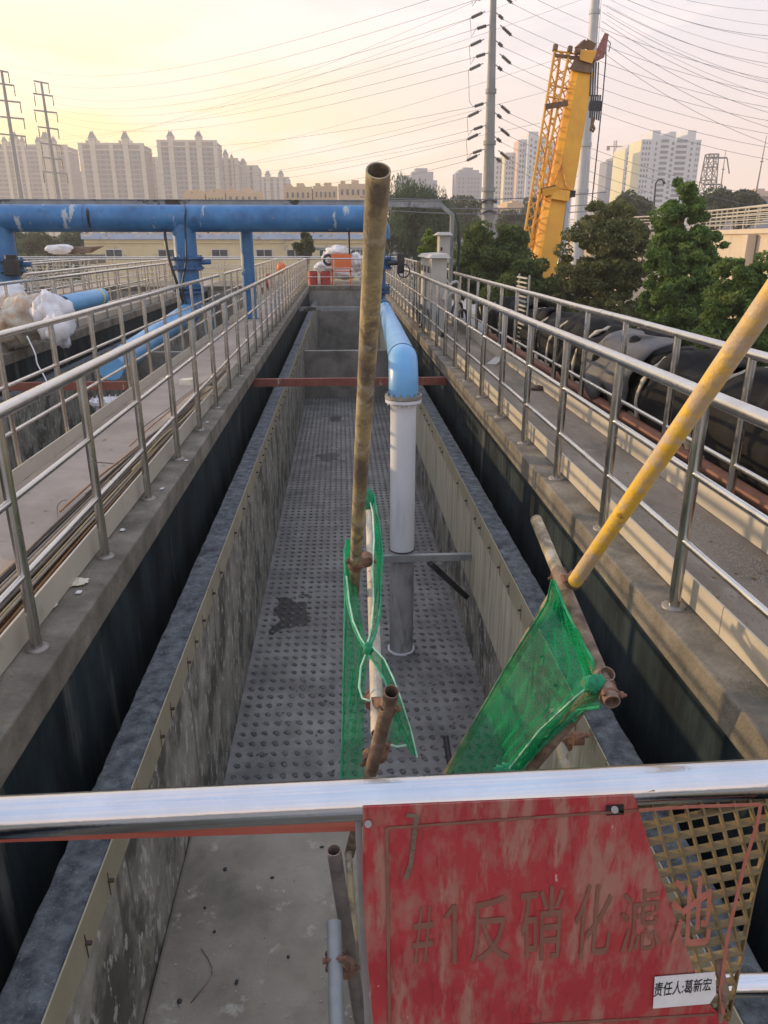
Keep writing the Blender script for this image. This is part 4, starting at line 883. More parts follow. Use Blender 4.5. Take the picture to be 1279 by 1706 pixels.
for i, (u, v, z, r, mm_, lb) in enumerate(((10, 538, 12.9, (.55, .6, .42), sandbag, 'large stuffed pale mesh bag at the left edge on the second walkway'), (46, 528, 12.8, (.42, .5, .40), sandbag, 'rust stained mesh bag between the larger bag and the white bag'), (88, 528, 12.4, (.30, .36, .40), bagm, 'white woven bag hanging over the edge of the second walkway'), (18, 505, 13.8, (.35, .4, .35), bagm, 'small pale bag on top of the stuffed mesh bag'))):
    tag(blob('sack', A3(u, v, z), r, mm_, None, 20, .28, 1.8, i + 20), lb, 'bag')
tag(blob('sack', A3(96, 548, 12.1), (.22, .2, .26), bagm, None, 14, .4, 1.8, 31), 'lower drooping corner of white sacking under the white woven bag', 'bag')
curve_tube('rope', [A3(45, 560, 12.1), A3(58, 588, 12.0), A3(62, 606, 12.0), A3(72, 624, 12.0), A3(78, 636, 11.9)], .012, bagm, 'thin pale rope dangling into the neighbouring basin', 'rope')
t = thing('blue_pipe_length', 'loose length of blue pipe lying on the second walkway behind the white bag', 'pipe', A3(140, 512, 14.5))
a, b = A3(104, 508, 13.6), A3(168, 494, 15.6)
obj('pipe', MB().tube([a, b], .17, 20, hollow=.1), blue_light, t); obj('strap', MB().tube([a.lerp(b, .86), a.lerp(b, .89)], .176, 20), mat('yellow_band', [(.6, .55, .08), (.7, .62, .12)], 5, 3, .5), t)
p = at(131, 440, Y=44)
t = thing('rubble_pile', 'stack of dark slabs and a white sheet on a brown block behind the left railings', 'pile', p)
obj('block', MB().box(at(96, 440, Y=44), at(166, 424, Y=45) + Vector((0, 1, 0))), conc_edge, t, bevel=.02)
for i in range(7): 
    q = at(112 + i * 3, 422 - i * 1.5, Y=44.2); obj('slab', MB().hexa([q + Vector(z) for z in ((-.2, 0, 0), (1.2 - i * .1, .1, 0), (1.1, 1, .05), (-.1, 1, 0))], [q + Vector(z) for z in ((-.2, 0, .06), (1.2 - i * .1, .1, .05), (1.1, 1, .1), (-.1, 1, .06))]), rust, t)
blob('sheet', at(98, 415, Y=44), (.75, .5, .25), bagm, t, 12, .3, 2, 4)

# ------------------------------------------------------------ low yellow building
yw = mat('flaking_yellow_render', [(.50, .42, .26), (.62, .54, .34)], .5, 7, .9, over=[((.34, .30, .24), .7, (1, 1, 2.5), .60, .66, .7)])
wing = mat('dark_window_glass', [(.03, .035, .04), (.07, .08, .09)], 2, 3, .2)
wfr = mat('window_frame_white', [(.45, .45, .45), (.55, .55, .55)], 2, 3, .5)
bluer = mat('blue_white_parapet', [(.30, .38, .52), (.42, .50, .62)], .8, 7, .8, over=[((.55, .52, .46), 1.2, (1, 1, 2), .54, .60, .9), ((.12, .10, .09), 2.5, (1, 1, 1.2), .62, .66, .8)])
Yb = 62
a = at(138, 389, Y=Yb); b = at(640, 396, Y=Yb)
t = thing('yellow_building', 'long low yellow building with a flaking blue parapet behind the channels', 'building', (a.x, Yb, gz))
zt = a.z; zr = at(300, 399, Y=Yb).z
obj('wall', MB().box((a.x, Yb, gz), (b.x, Yb + 10, zr)), yw, t); obj('parapet', MB().box((a.x - .15, Yb - .15, zr + .01), (b.x + .15, Yb + 10, zt)), bluer, t)
obj('cornice', MB().box((a.x, Yb - .10, at(300, 405, Y=Yb).z), (b.x, Yb - .003, at(300, 403, Y=Yb).z)), yw, t)
zw0, zw1 = at(300, 429, Y=Yb).z, at(300, 415, Y=Yb).z
for u in (190, 277, 366, 440, 491, 545, 592):
    x = at(u, 420, Y=Yb).x; hw_ = .65
    for dz in (0, -3.4):
        o = obj('window', MB().box((x - hw_, Yb - .05, zw0 + dz), (x + hw_, Yb - .003, zw1 + dz)), wfr, t)
        obj('pane', MB().box((x - hw_ + .06, Yb - .07, zw0 + dz + .06), (x - .03, Yb - .052, zw1 + dz - .06)).box((x + .03, Yb - .07, zw0 + dz + .06), (x + hw_ - .06, Yb - .052, zw1 + dz - .06)), wing, o)
t = thing('flat_canopy', 'grey flat roofed canopy right of the yellow building behind the white bundles', 'canopy', at(560, 420, Y=50))
a = at(500, 417, Y=50); b = at(606, 412, Y=50); obj('roof', MB().box((a.x, 50, a.z), (b.x, 54, b.z)), frame_grey, t)
obj('post', MB().box((a.x + .1, 50.1, gz), (a.x + .25, 50.25, a.z)), frame_grey, t); obj('post', MB().box((b.x - .3, 50.1, gz), (b.x - .15, 50.25, a.z)), frame_grey, t)

# ------------------------------------------------------------ crane
cy_ = mat('crane_yellow', [(.60, .27, .01), (.72, .36, .015)], 1.2, 6, .42, over=[((.30, .16, .03), 1.5, (2, 1, .4), .56, .74, .55)])
cyb = mat('crane_brown_steel', [(.10, .055, .03), (.20, .11, .05)], 4, 6, .7)
cyl = mat('cylinder_grey_blue', [(.24, .28, .33), (.34, .38, .43)], 3, 4, .35, metal=.5)
ZC = 31.0
K = lambda u, v, z=ZC: at(u, v, zc=z)
cb = K(890, 520); cb.z = gz
tcr = thing('mobile_crane', 'yellow telescopic crane boom with lattice jib rising behind the bushes', 'crane', cb)
def prism_uv(m, L0, R0, L1, R1, z0, z1, dep):
    """box section between two photo edges: bottom L0-R0, top L1-R1; front chamfered"""
    def ring(Lp, Rp, z):
        a = K(*Lp, z); b = K(*Rp, z); d = Vector((0, dep, 0)); w_ = b - a
        return [a + Vector((0, dep * .3, 0)), a + w_ * .22, b - w_ * .02, b + d * .8, a + w_ * .2 + d, a + d * .8]
    lo = ring(L0, R0, z0); hi = ring(L1, R1, z1); n = 6
    return m.add(lo + hi, [(i, (i + 1) % n, n + (i + 1) % n, n + i) for i in range(n)] + [tuple(reversed(range(n))), tuple(range(n, 2 * n))])
obj('boom_base', prism_uv(MB(), (868, 560), (912, 560), (914, 314), (946, 325), 31.4, 31.0, .85), cy_, tcr, bevel=.02)
obj('boom_section', prism_uv(MB(), (918, 312), (957, 318), (957, 112), (989, 120), 31.1, 31.0, .75), cy_, tcr, bevel=.02)
m = MB(); prism_uv(m, (911, 330), (948, 336), (915, 312), (951, 318), 30.85, 30.85, 1.05); m.bar(K(902, 322), K(930, 316), .35, .3); obj('boom_collar', m, cy_, tcr, bevel=.02)
obj('rib', MB().bar(K(921, 308, 30.98), K(936, 268, 30.98), .10, .05).bar(K(946, 316, 30.98), K(935, 270, 30.98), .07, .05), mat('crane_deep_orange', [(.50, .20, .02), (.60, .26, .03)], 2, 4, .5), tcr)  # ribs in a deeper orange than the boom
m = MB(); m.hexa([K(948, 116, 30.9), K(984, 122, 30.9), K(984, 122, 32), K(948, 116, 32)], [K(960, 92, 30.9), K(992, 98, 30.9), K(992, 98, 32), K(960, 92, 32)]); obj('head_frame', m, cyb, tcr, bevel=.02)
m = MB(); m.hexa([K(966, 100, 30.8), K(986, 106, 30.8), K(986, 106, 32), K(966, 100, 32)], [K(963, 82, 30.8), K(996, 84, 30.8), K(996, 84, 32), K(963, 82, 32)]); obj('head_box', m, cy_, tcr, bevel=.03)
m = MB(); m.hexa([K(990, 104, 30.8), K(1006, 96, 30.8), K(1006, 96, 31.9), K(990, 104, 31.9)], [K(994, 80, 30.8), K(1010, 82, 30.8), K(1010, 82, 31.9), K(994, 80, 31.9)])
m.hexa([K(994, 82, 30.8), K(1010, 83, 30.8), K(1010, 83, 31.9), K(994, 82, 31.9)], [K(1007, 55, 31), K(1014, 56, 31), K(1014, 56, 31.6), K(1007, 55, 31.6)]); obj('head_nose', m, rust_red, tcr, bevel=.02)
m = MB(); m.bar(K(962, 84), K(975, 72), .25, .3).bar(K(975, 72), K(990, 80), .2, .3); m.tube([K(958, 86, 30.7), K(966, 86, 30.7)], .12, 10); obj('sheave_guard', m, cyb, tcr)
m = MB()
for u in (985, 989, 993, 997): m.tube([K(u, 104), K(u - 2.5, 160)], .028, 6)
m.tube([K(1010, 60), K(1009, 100), K(1004, 160), K(985, 345)], .026, 6); m.tube([K(1008, 62), K(1017, 72), K(1014, 86)], .02, 6); obj('hoist_rope', m, cable, tcr)
m = MB()
for i in range(5): m.hexa([K(981 + i * 3.6, 196 + i * 1.2, 31), K(984 + i * 3.6, 197 + i, 31), K(984 + i * 3.6, 197 + i, 31.5), K(981 + i * 3.6, 196 + i, 31.5)], [K(984 + i * 3.6, 158, 31), K(987 + i * 3.6, 158, 31), K(987 + i * 3.6, 158, 31.5), K(984 + i * 3.6, 158, 31.5)])
m.tube([K(982, 176, 31.25), K(1001, 177, 31.25)], .2, 12); hb = obj('hook_block', m, black_rub, tcr)
obj('hook', MB().tube([K(988, 198), K(986, 208), K(984, 216), K(988, 219), K(991, 214)], [.09, .06, .06, .05, .03], 8).tube([K(986, 205), K(990, 215)], .06, 8), cyb, hb)
m = MB().tube([K(945, 322, 31.6), K(932, 450, 31.9), K(929, 475, 32)], .155, 20); obj('lift_cylinder', m, cyl, tcr)
obj('cylinder_base', MB().tube([K(930, 446, 31.85), K(925, 520, 32)], .24, 14), mat('dark_crane_base', [(.04, .04, .045), (.09, .09, .10)], 3, 4, .6), tcr)
obj('cylinder_cap', MB().box(K(939, 328, 31.4), K(951, 319, 32)), black_rub, tcr)
# lattice jib folded along the boom (three chords seen)
def chord(u0, v0, u1, v1, z): return K(u0, v0, z), K(u1, v1, z)
ch = [chord(871, 405, 924, 85, 31), chord(880, 415, 948, 88, 31), chord(886, 420, 960, 90, 31.9), chord(884, 412, 934, 86, 31.9)]
m = MB()
for a, b in ch: m.tube([a, b], [.05, .058], 8)
obj('jib_chords', m, cy_, tcr)
m = MB(); n = 17
for i in range(n):
    s0, s1 = i / n, (i + 1) / n
    for p_, q_ in ((0, 1), (1, 2), (2, 3), (3, 0)):
        A_, B_ = ch[p_][0].lerp(ch[p_][1], s0), ch[q_][0].lerp(ch[q_][1], s1)
        if i % 2: A_, B_ = ch[q_][0].lerp(ch[q_][1], s0), ch[p_][0].lerp(ch[p_][1], s1)
        m.tube([A_, B_], .028, 5)
    if i in (12, 13, 16): 
        for p_, q_ in ((0, 1), (1, 2)): m.tube([ch[p_][0].lerp(ch[p_][1], s1), ch[q_][0].lerp(ch[q_][1], s1)], .04, 6)
o = obj('jib_lacing', m, cy_, tcr)
m = MB()
for a, b in ch[:3]: m.tube([b, b + (b - a).normalized() * .25], .11, 8)
m.bar(K(908, 178, 30.9), K(945, 172, 30.9), .18, .2).bar(K(902, 318, 30.9), K(925, 312, 30.9), .16, .2).bar(K(923, 92), K(960, 97), .12, .12); obj('jib_brackets', m, cyb, tcr)
m = MB(); a, b = K(872, 550, 31.5), K(893, 470, 31.5)
blob('winch_chains', K(893, 493, 31.3), (.35, .3, .55), cy_, tcr, 14, .55, 3, 6)
obj('carriage', MB().box(K(858, 560, 30.5), K(950, 640, 34.5)), cy_, tcr, bevel=.05)

# ------------------------------------------------------------ monopoles, insulators and power lines
pole_m = mat('galvanised_monopole', [(.17, .18, .18), (.26, .265, .26)], .8, 6, .6, metal=.1, over=[((.20, .19, .17), 1.2, (1, 1, .3), .58, .72, .6)])
insm = mat('brown_insulator', [(.05, .05, .045), (.09, .085, .07)], 6, 3, .35)
wirem = mat('line_wire', [(.14, .135, .15), (.18, .17, .19)], 1, 2, .6)
ORD = ['topmost', 'second', 'third', 'fourth', 'fifth', 'sixth', 'seventh', 'eighth', 'ninth', 'tenth', 'eleventh', 'twelfth', 'thirteenth']
def wire(a, b, sag, r, label, group):
    a, b = Vector(a), Vector(b); pts = []
    for i in range(29):
        s = i / 28; p = a.lerp(b, s); p.z -= sag * 4 * s * (1 - s); pts.append(p)
    return tag(obj('power_line', MB().tube(pts, r, 5, caps=False), wirem), label, 'wire', group)
Z1 = 70
def mono(u0, v0, w0, u1, v1, w1, z, label):
    a, b = at(u1, v1, zc=z), at(u0, v0, Y=at(u1, v1, zc=z).y)
    d = (b - a) / (b.z - a.z); base = a + d * (gz - a.z); top = b
    r1 = w1 / 2 * z / FPX; r0 = w0 / 2 * z / FPX
    t = thing('monopole', label, 'pylon', base)
    rb = r1 + (r1 - r0) * (a.z - gz) / (b.z - a.z)
    obj('shaft', MB().tube([base, a, top], [rb, r1, r0], 24), pole_m, t)
    return t, a, b, r1, r0
m1, a1, b1, r11, r10 = mono(824, -90, 7.5, 812, 372, 20, Z1, 'tall grey steel monopole with paired brown insulators left of the crane')
def on1(v):
    s = (v - 372) / (-90 - 372); return a1.lerp(b1, s), r11 + (r10 - r11) * s
for v in (139, 227, 310, 331, 351): p, r_ = on1(v); obj('joint_collar', MB().tube([p - Vector((0, 0, .18)), p + Vector((0, 0, .18))], r_ * 1.25, 24), pole_m, m1)
for v in (331, 352):
    p, r_ = on1(v); obj('cable_loop', MB().tube([p + Vector((math.cos(q_) * r_ * 1.5, math.sin(q_) * r_ * 1.5, .15 * math.sin(3 * q_))) for q_ in np.linspace(0, 6.283, 19)], .09, 6), cable, m1)
Lv = [-40, -15, 10, 31, 54, 76, 93, 158, 171, 197, 210, 238, 247]; Rv = [-45, -20, 12, 31, 56, 77, 95, 160, 175, 199, 216, 240, 251]
def insul(p, d, t, ln=.85):
    m = MB(); m.tube([p, p + d * .3], .04, 6)
    pts = []; rr = []
    for i in range(13): pts.append(p + d * (.3 + ln * i / 12)); rr.append(.16 if i % 2 else .09)
    m.tube(pts, rr, 8); m.tube([pts[-1], pts[-1] + d * .15], .04, 6)
    obj('insulator', m, insm, t); return pts[-1] + d * .15
endsL, endsR = [], []
for i, v in enumerate(Lv):
    p, r_ = on1(v); d = Vector((-.92, -.20, -.42 if i % 2 == 0 else -.30)).normalized(); ln = .85 if i % 2 else 1.05
    p = p + Vector((-r_, 0, 0)); endsL.append(insul(p + Vector((-.1 * (i % 2 == 0) * 4, 0, 0)), d, m1, ln))
for i, v in enumerate(Rv):
    p, r_ = on1(v); d = Vector((.80, .25, -.50)).normalized()
    endsR.append(insul(p + Vector((r_ + (.35 if i % 2 else 0), 0, 0)), d, m1, 1.0 if i % 2 else .45))
for i in range(0, len(endsL) - 1, 2):
    a, b = endsL[i], endsL[i + 1]; mid = (a + b) / 2 + Vector((-.1, 0, -1.0)); obj('jumper', MB().tube([a, a.lerp(mid, .6), mid, mid.lerp(b, .5), b], .02, 5), cable, m1)
WG = 'power lines leaving the grey monopole to the left'
tgtL = [(60, 100), (70, 120), (88, 140), (90, 152), (92, 160), (100, 172), (104, 182), (110, 196), (180, 240), (200, 250), (220, 262), (240, 276), (260, 292)]
for i, e in enumerate(endsL):
    u, v = tgtL[i]; wire(e, at(u - 60, v, zc=230), 5.5, .019, ORD[i] + ' from the top of the power lines leaving the grey monopole to the left', WG)
WG2 = 'power lines leaving the monopoles to the right'
for i, e in enumerate(endsR):
    u, v = 1330, 150 + i * 22 + (40 if i > 6 else 0)
    wire(e, at(u + 60, v, zc=66), 1.2, .017, ORD[i] + ' from the top of the power lines running right from the grey monopole', WG2)
pole_m_dark = pole_m
pole_m = mat('pale_monopole_paint', [(.36, .38, .40), (.46, .47, .48)], .8, 5, .5)
m2, a2, b2, r21, r20 = mono(998, -90, 12, 966, 368, 19, 62, 'tall pale steel monopole directly behind the crane boom')
for s in (.12, .30, .78): p = a2.lerp(b2, s); obj('joint_collar', MB().tube([p - Vector((0, 0, .15)), p + Vector((0, 0, .15))], (r21 + (r20 - r21) * s) * 1.2, 20), pole_m, m2)
lad = MB()
for sx in (-.12, .12): lad.tube([a2 + Vector((sx + .2, -r21 - .1, 0)), b2 + Vector((sx + .2, -r20 - .1, 0))], .02, 5)
obj('ladder', lad, pole_m, m2); pole_m = pole_m_dark
for i, (v, ue, ve) in enumerate(((-30, 1300, 60), (-6, 1300, 112), (6, 1300, 150), (20, 1300, 180), (34, 1300, 205), (50, 1300, 232), (66, 1300, 262))):
    s = (368 - v) / 458; p = a2.lerp(b2, s); wire(p + Vector((.6, 0, -.2)), at(ue + 60, ve, zc=64), 1.0, .017, ORD[i] + ' from the top of the lines running right from the pale monopole', WG2)
for i, (u0, v0, u1, v1) in enumerate(((640, 12, 930, -60), (640, 52, 960, -40), (640, 118, 990, -8), (640, 182, 940, 95), (640, 232, 920, 150), (660, 262, 900, 205))):
    wire(at(-40, 230 - 12 * i if i < 3 else 262, zc=260), at(u1, v1, zc=64), 7.0, .014, ORD[i] + ' from the top of the faint lines rising right across the grey monopole', 'power lines rising behind the monopoles')
for i, (v0, v1) in enumerate(((331, 328), (343, 344), (350, 352))):
    wire(at(600, v0 - 3, zc=55), at(1010, v1 - 8 + 3 * i, zc=58), .35, .035, 'low black cable strung across to the monopoles, ' + ['highest', 'middle', 'lowest'][i] + ' of three', 'low cables between the monopoles')
for i in range(7):
    wire(at(1010, 0 + i * 12 - 40, zc=75), at(1340, 60 + i * 26 - 40, zc=70), .8, .014, ORD[i] + ' from the top of the faint lines in the upper right corner of the sky', 'upper right power lines')

def latpole(u0, v0, u1, v1, w0, w1, z, arms, label):
    a = at(u1, v1, zc=z); b = at(u0, v0, Y=a.y); d = (b - a) / (b.z - a.z); base = a + d * (gz - a.z)
    t = thing('power_pole', label, 'pylon', base)
    obj('shaft', MB().tube([base, a, b], [w1 * .62 * z / FPX, w1 / 2 * z / FPX, w0 / 2 * z / FPX], 12), pole_m, t)
    for v, l in arms:
        s = (v1 - v) / (v1 - v0); p = a.lerp(b, s); ll = l * z / FPX
        ar = obj('crossarm', MB().bar(p - Vector((ll, 0, -.3)), p + Vector((ll, 0, -.3)), .35, .35), pole_m, t)
        m = MB()
        for sx in (-1, 1): m.tube([p + Vector((sx * ll * .95, 0, -.1)), p + Vector((sx * ll * .95, 0, -2.6))], .16, 6)
        obj('insulator', m, insm, ar)
    return t
latpole(2, 117, 36, 336, 4, 8, 190, [(118, 10), (139, 16), (166, 22), (193, 24), (222, 22)], 'leaning pale power pole with crossarms at the far left edge')
latpole(68, 136, 98, 334, 3.5, 7, 205, [(137, 11), (157, 15), (184, 18), (211, 16), (238, 16), (262, 15), (286, 20)], 'darker power pole with crossarms right of the pale one')
# right lattice tower
t = thing('lattice_tower', 'steel lattice transmission tower right of the white tower blocks', 'pylon', at(1176, 330, zc=260))
a = at(1176, 330, zc=260); tp = at(1180, 257, Y=a.y); H = tp.z - gz; cx_ = a.x; m = MB(); LV = 9
def cor(s, i): w_ = 3.4 * (1 - s) + 1.6 * s; return Vector((cx_ + w_ * (1 if i in (0, 1) else -1), a.y + w_ * (1 if i in (1, 2) else -1), gz + H * s))
for k in range(LV):
    s0, s1 = k / LV, (k + 1) / LV
    for i in range(4):
        j = (i + 1) % 4; m.tube([cor(s0, i), cor(s1, i)], .22, 5); m.tube([cor(s0, i), cor(s1, j)], .14, 4); m.tube([cor(s0, j), cor(s1, i)], .14, 4); m.tube([cor(s1, i), cor(s1, j)], .14, 4)
obj('lattice', m, mat('dark_lattice_steel', [(.10, .10, .11), (.16, .16, .17)], 1, 3, .6), t)
for s, l in ((.97, 5.5), (.74, 5.0), (.42, 6.0)):
    p = Vector((cx_, a.y, gz + H * s)); obj('crossarm', MB().bar(p - Vector((l * .35, 0, 0)), p + Vector((l, 0, 0)), .4, .5).bar(p + Vector((l, 0, 0)), p + Vector((l + 1.6, 0, -5)), .3), insm, t)
for u0, v0, u1, v1, z, lb in ((1209, 250, 1198, 330, 120, 'thin aerial mast right of the lattice tower'), (1277, 226, 1257, 334, 110, 'taller thin mast near the right edge')):
    a = at(u1, v1, zc=z); b = at(u0, v0, zc=z); tag(obj('mast', MB().tube([a - (b - a) * .5, a, b], [.16, .13, .04], 6).bar(a.lerp(b, .6) - Vector((.25, 0, 0)), a.lerp(b, .6) + Vector((.25, 0, 0)), .12), mat('mast_steel', [(.16, .14, .13), (.24, .2, .18)], 1, 2, .6)), lb, 'mast')
a = at(1087, 372, zc=75); t = thing('street_lamp', 'dark street lamp with a curved neck in front of the white tower blocks', 'lamp post', Vector((a.x, a.y, gz)))
pts = [Vector((a.x, a.y, gz)), at(1087, 372, zc=75), at(1090, 330, zc=75), at(1092, 306, zc=75), at(1096, 300, zc=75), at(1101, 298, zc=75), at(1105, 302, zc=75)]
obj('post', MB().tube(pts, [.14, .13, .10, .08, .07, .07, .06], 8), cable, t); obj('lamp_head', MB().tube([pts[-1], pts[-1] + Vector((.15, 0, -.25))], [.12, .16], 8), cable, t)

# ------------------------------------------------------------ tower blocks
def bmat(name, c1, c2, **k): return mat(name, [c1, c2], .08, 5, .85, **k)
win_d = mat('distant_window', [(.05, .06, .075), (.10, .11, .13)], .5, 2, .3)
lilac = bmat('tower_mauve_stone', (.165, .155, .165), (.23, .215, .225)); cream = bmat('tower_cream_trim', (.44, .40, .33), (.52, .47, .38))
roofm = bmat('slate_turret_roof', (.13, .13, .15), (.18, .18, .20))
white_w = bmat('tower_white_wall', (.52, .53, .55), (.62, .63, .64)); sunlit_w = bmat('tower_sunlit_yellow', (.62, .58, .36), (.70, .64, .40)); salmon = bmat('tower_salmon_wall', (.55, .38, .30), (.60, .42, .33))  # yellow for left sides has the low sun's warm light painted in
grey_w = bmat('tower_grey_wall', (.25, .25, .29), (.33, .33, .37)); sand_w = bmat('low_block_sand', (.50, .36, .22), (.62, .46, .29))
def windows(t, rects, y, m=None, dep=.12, name='window'):
    """rects (x0,z0,x1,z1) on the front; the first hundred as parts, the rest as one"""
    m = m or win_d
    rects = sorted(rects, key=lambda r_: -(r_[2] - r_[0]) * (r_[3] - r_[1]))
    cache = {}; rest = MB(); base = OFF[t.name]
    for i, (x0, z0, x1, z1) in enumerate(rects):
        if i < 100:
            key = (round(x1 - x0, 2), round(z1 - z0, 2))
            if key not in cache:
                me = bpy.data.meshes.new(name); w_, h_ = x1 - x0, z1 - z0; mb = MB().box((0, -dep, 0), (w_, 0, h_)); me.from_pydata(mb.v, [], mb.f); me.materials.append(m); cache[key] = me
            inst(name, cache[key], (x0 - base.x, y - base.y, z0 - base.z), t)
        else: rest.box((x0, y - dep, z0), (x1, y, z1))
    if rest.v: o = obj(name + 's', rest, m, t); o['kind'] = 'stuff'
def turret(m, mr, x, y, z, w, h, d=None):
    m.box((x - w / 2, y, z), (x + w / 2, y + w, z + h * .38)); m.box((x - w * .62, y - .3, z + h * .36), (x + w * .62, y + w + .3, z + h * .42))
    b_ = w * .56; c = Vector((x, y + w / 2, 0)); z0 = z + h * .42; z1 = z + h * .86; tw = w * .2
    mr.hexa([(x - b_, y - .2, z0), (x + b_, y - .2, z0), (x + b_, y + w + .2, z0), (x - b_, y + w + .2, z0)], [(x - tw, c.y - tw, z1), (x + tw, c.y - tw, z1), (x + tw, c.y + tw, z1), (x - tw, c.y + tw, z1)])
    for s in (-1, 1): mr.tube([(x + s * tw, c.y, z1), (x + s * tw, c.y, z + h)], .18, 4)
def castle(u0, u1, vr, tur, D, label, vt=217, bays=None, side=None):
    """stone tower block with turrets; u0-u1 at the roof line"""
    a = at(u0, vr, Y=D); b = at(u1, vr, Y=D); zr = a.z; x0, x1 = a.x, b.x; dp = 22
    t = thing('tower_block', label, 'apartment block', (x0, D, gz))
    obj('wall', MB().box((x0, D, gz), (x1, D + dp, zr)), lilac, t)
    m = MB(); mr_ = MB(); W = x1 - x0
    m.box((x0 - .5, D - .8, zr - 3.4), (x1 + .5, D + dp, zr - 2.6)); m.box((x0 - .3, D - .5, zr), (x1 + .3, D - .1, zr + 1.2))
    for u, v in tur:
        p = at(u, vr, Y=D); h = at(u, v, Y=D).z - zr; w_ = max(4.2, h * .42) if len(tur) < 3 else h * .45
        mr_ = MB(); turret(m, mr_, p.x, D - 1.2, zr, w_, h); obj('turret_roof', mr_, roofm, t)
        if h > 8: m.box((p.x - w_ * 1.0, D - 1.0, zr), (p.x - w_ * .8, D + 3, zr + h * .3)); m.box((p.x + w_ * .8, D - 1.0, zr), (p.x + w_ * 1.0, D + 3, zr + h * .3)); 
        m.box((p.x - w_ * .42, D - 1.3, gz), (p.x + w_ * .42, D, zr))
    for s in ([.0, .5, 1.0] if len(tur) < 3 else [0, 1.0]): m.box((x0 + (W - 2.6) * s, D - 1.1, gz), (x0 + (W - 2.6) * s + 2.6, D, zr + .8))
    obj('trim', m, cream, t)
    fl = 3.0; rects = []; nb = bays or max(4, int(W / 4.0)); z = zr - 5.5
    while z > 0:
        for i in range(nb):
            x = x0 + W * (i + .5) / nb; rects.append((x - W / nb * .30, z, x + W / nb * .30, z + 1.55))
        z -= fl
    windows(t, rects, D - .02, dep=.25)
    bl = MB(); z = zr - 5.5
    while z > 0: bl.box((x0 + 1, D - .55, z - .9), (x1 - 1, D - .3, z - .25)); z -= fl
    o = obj('balcony_bands', bl, grey_w, t); o['kind'] = 'stuff'
    return t
castle(-34, 112, 243, [(8, 226), (24, 216), (38, 226), (64, 226), (76, 216), (90, 226)], 600, 'castle roofed tower block at the far left behind the two power poles')
castle(112, 132, 285, [(123, 268)], 640, 'pale sliver of tower block left of the wide twin turret block')
castle(130, 239, 241, [(154, 216), (209, 216)], 560, 'wide twin turret tower block, left of the two with a pair of grey roof turrets')
castle(241, 263, 264, [], 650, 'plain flat roofed tower between the two twin turret blocks')
castle(261, 361, 236, [(284, 216), (331, 216)], 565, 'wide twin turret tower block, right of the two with a pair of grey roof turrets')
castle(362, 396, 266, [(367, 256), (376, 247), (386, 256)], 600, 'narrower tower block with three pointed roofs right of the twin turret blocks')
castle(395, 430, 278, [(405, 262), (424, 276)], 620, 'stepped tower block with a small pointed roof above the sandy low blocks')
castle(434, 481, 297, [(446, 283), (468, 282)], 680, 'small distant tower block with two little turrets standing alone')
hz0 = MB()
def plain(parts, D, label, wallm, sidem=None, wins=(), dp=16, cat='apartment block', name='tower_block', wm=None):
    """parts: (u0,u1,vtop) ; wins: (u0,u1,cols,w_frac,floor,vtop)"""
    a = at(parts[0][0], parts[0][2], Y=D); t = thing(name, label, cat, (a.x, D, gz)); m = MB(); s_ = MB()
    for i, (u0, u1, v) in enumerate(parts):
        p = at(u0, v, Y=D); q = at(u1, v, Y=D); j = .004 * i
        m.box((p.x, D + j * 40, gz), (q.x, D + dp - j * 10, p.z))
    obj('wall', m, wallm, t)
    if sidem:
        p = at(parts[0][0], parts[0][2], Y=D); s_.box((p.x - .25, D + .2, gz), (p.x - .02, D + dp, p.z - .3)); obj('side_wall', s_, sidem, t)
    rects = []
    for (u0, u1, n, wf, fl, vt, vb) in wins:
        p = at(u0, vt, Y=D); q = at(u1, vt, Y=D); W = q.x - p.x; z = p.z - fl; zb_ = at(u0, vb, Y=D).z
        while z > zb_:
            for i in range(n): x = p.x + W * (i + .5) / n; rects.append((x - W / n * wf / 2, z, x + W / n * wf / 2, z + fl * .52))
            z -= fl
    if rects: windows(t, rects, D - .002, dep=.18, m=wm)
    return t
plain([(660, 728, 300), (664, 682, 292), (686, 722, 286), (692, 712, 280)], 620, 'hazy stepped tower cluster behind the willow', grey_w, None, [(663, 726, 9, .5, 3.2, 302, 330)])
plain([(759, 803, 288), (764, 798, 283), (772, 788, 279)], 600, 'hazy grey tower with a stepped top left of the grey monopole', grey_w, None, [(762, 775, 2, .4, 3, 292, 345), (778, 800, 4, .4, 3, 292, 345)])
plain([(824, 840, 262)], 520, 'narrow white tower block just right of the grey monopole', white_w, sunlit_w, [(826, 839, 2, .4, 3, 264, 345)], dp=8)
plain([(842, 858, 254)], 510, 'narrow grey white tower block with its side coloured sunlit yellow', white_w, sunlit_w, [(843, 857, 3, .5, 3, 256, 345)], dp=14)
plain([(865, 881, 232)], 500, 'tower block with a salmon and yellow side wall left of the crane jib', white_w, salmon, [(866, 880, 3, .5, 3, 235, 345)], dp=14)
plain([(881, 912, 226), (881, 897, 219), (905, 960, 235)], 495, 'white tower block standing behind the crane jib and boom', white_w, None, [(884, 888, 1, .6, 3, 226, 345), (890, 912, 4, .6, 3, 230, 345), (915, 958, 6, .5, 3, 240, 345)])
plain([(1012, 1034, 268), (1022, 1034, 262)], 560, 'dark blue grey unfinished tower under the tower crane', mat('tower_blue_grey', [(.16, .18, .22), (.22, .25, .29)], .1, 4, .8), None, [])
plain([(1043, 1062, 247), (1046, 1060, 241)], 520, 'narrow white tower block left of the widest white one', white_w, sunlit_w, [(1044, 1061, 3, .5, 3, 249, 345)], dp=22)
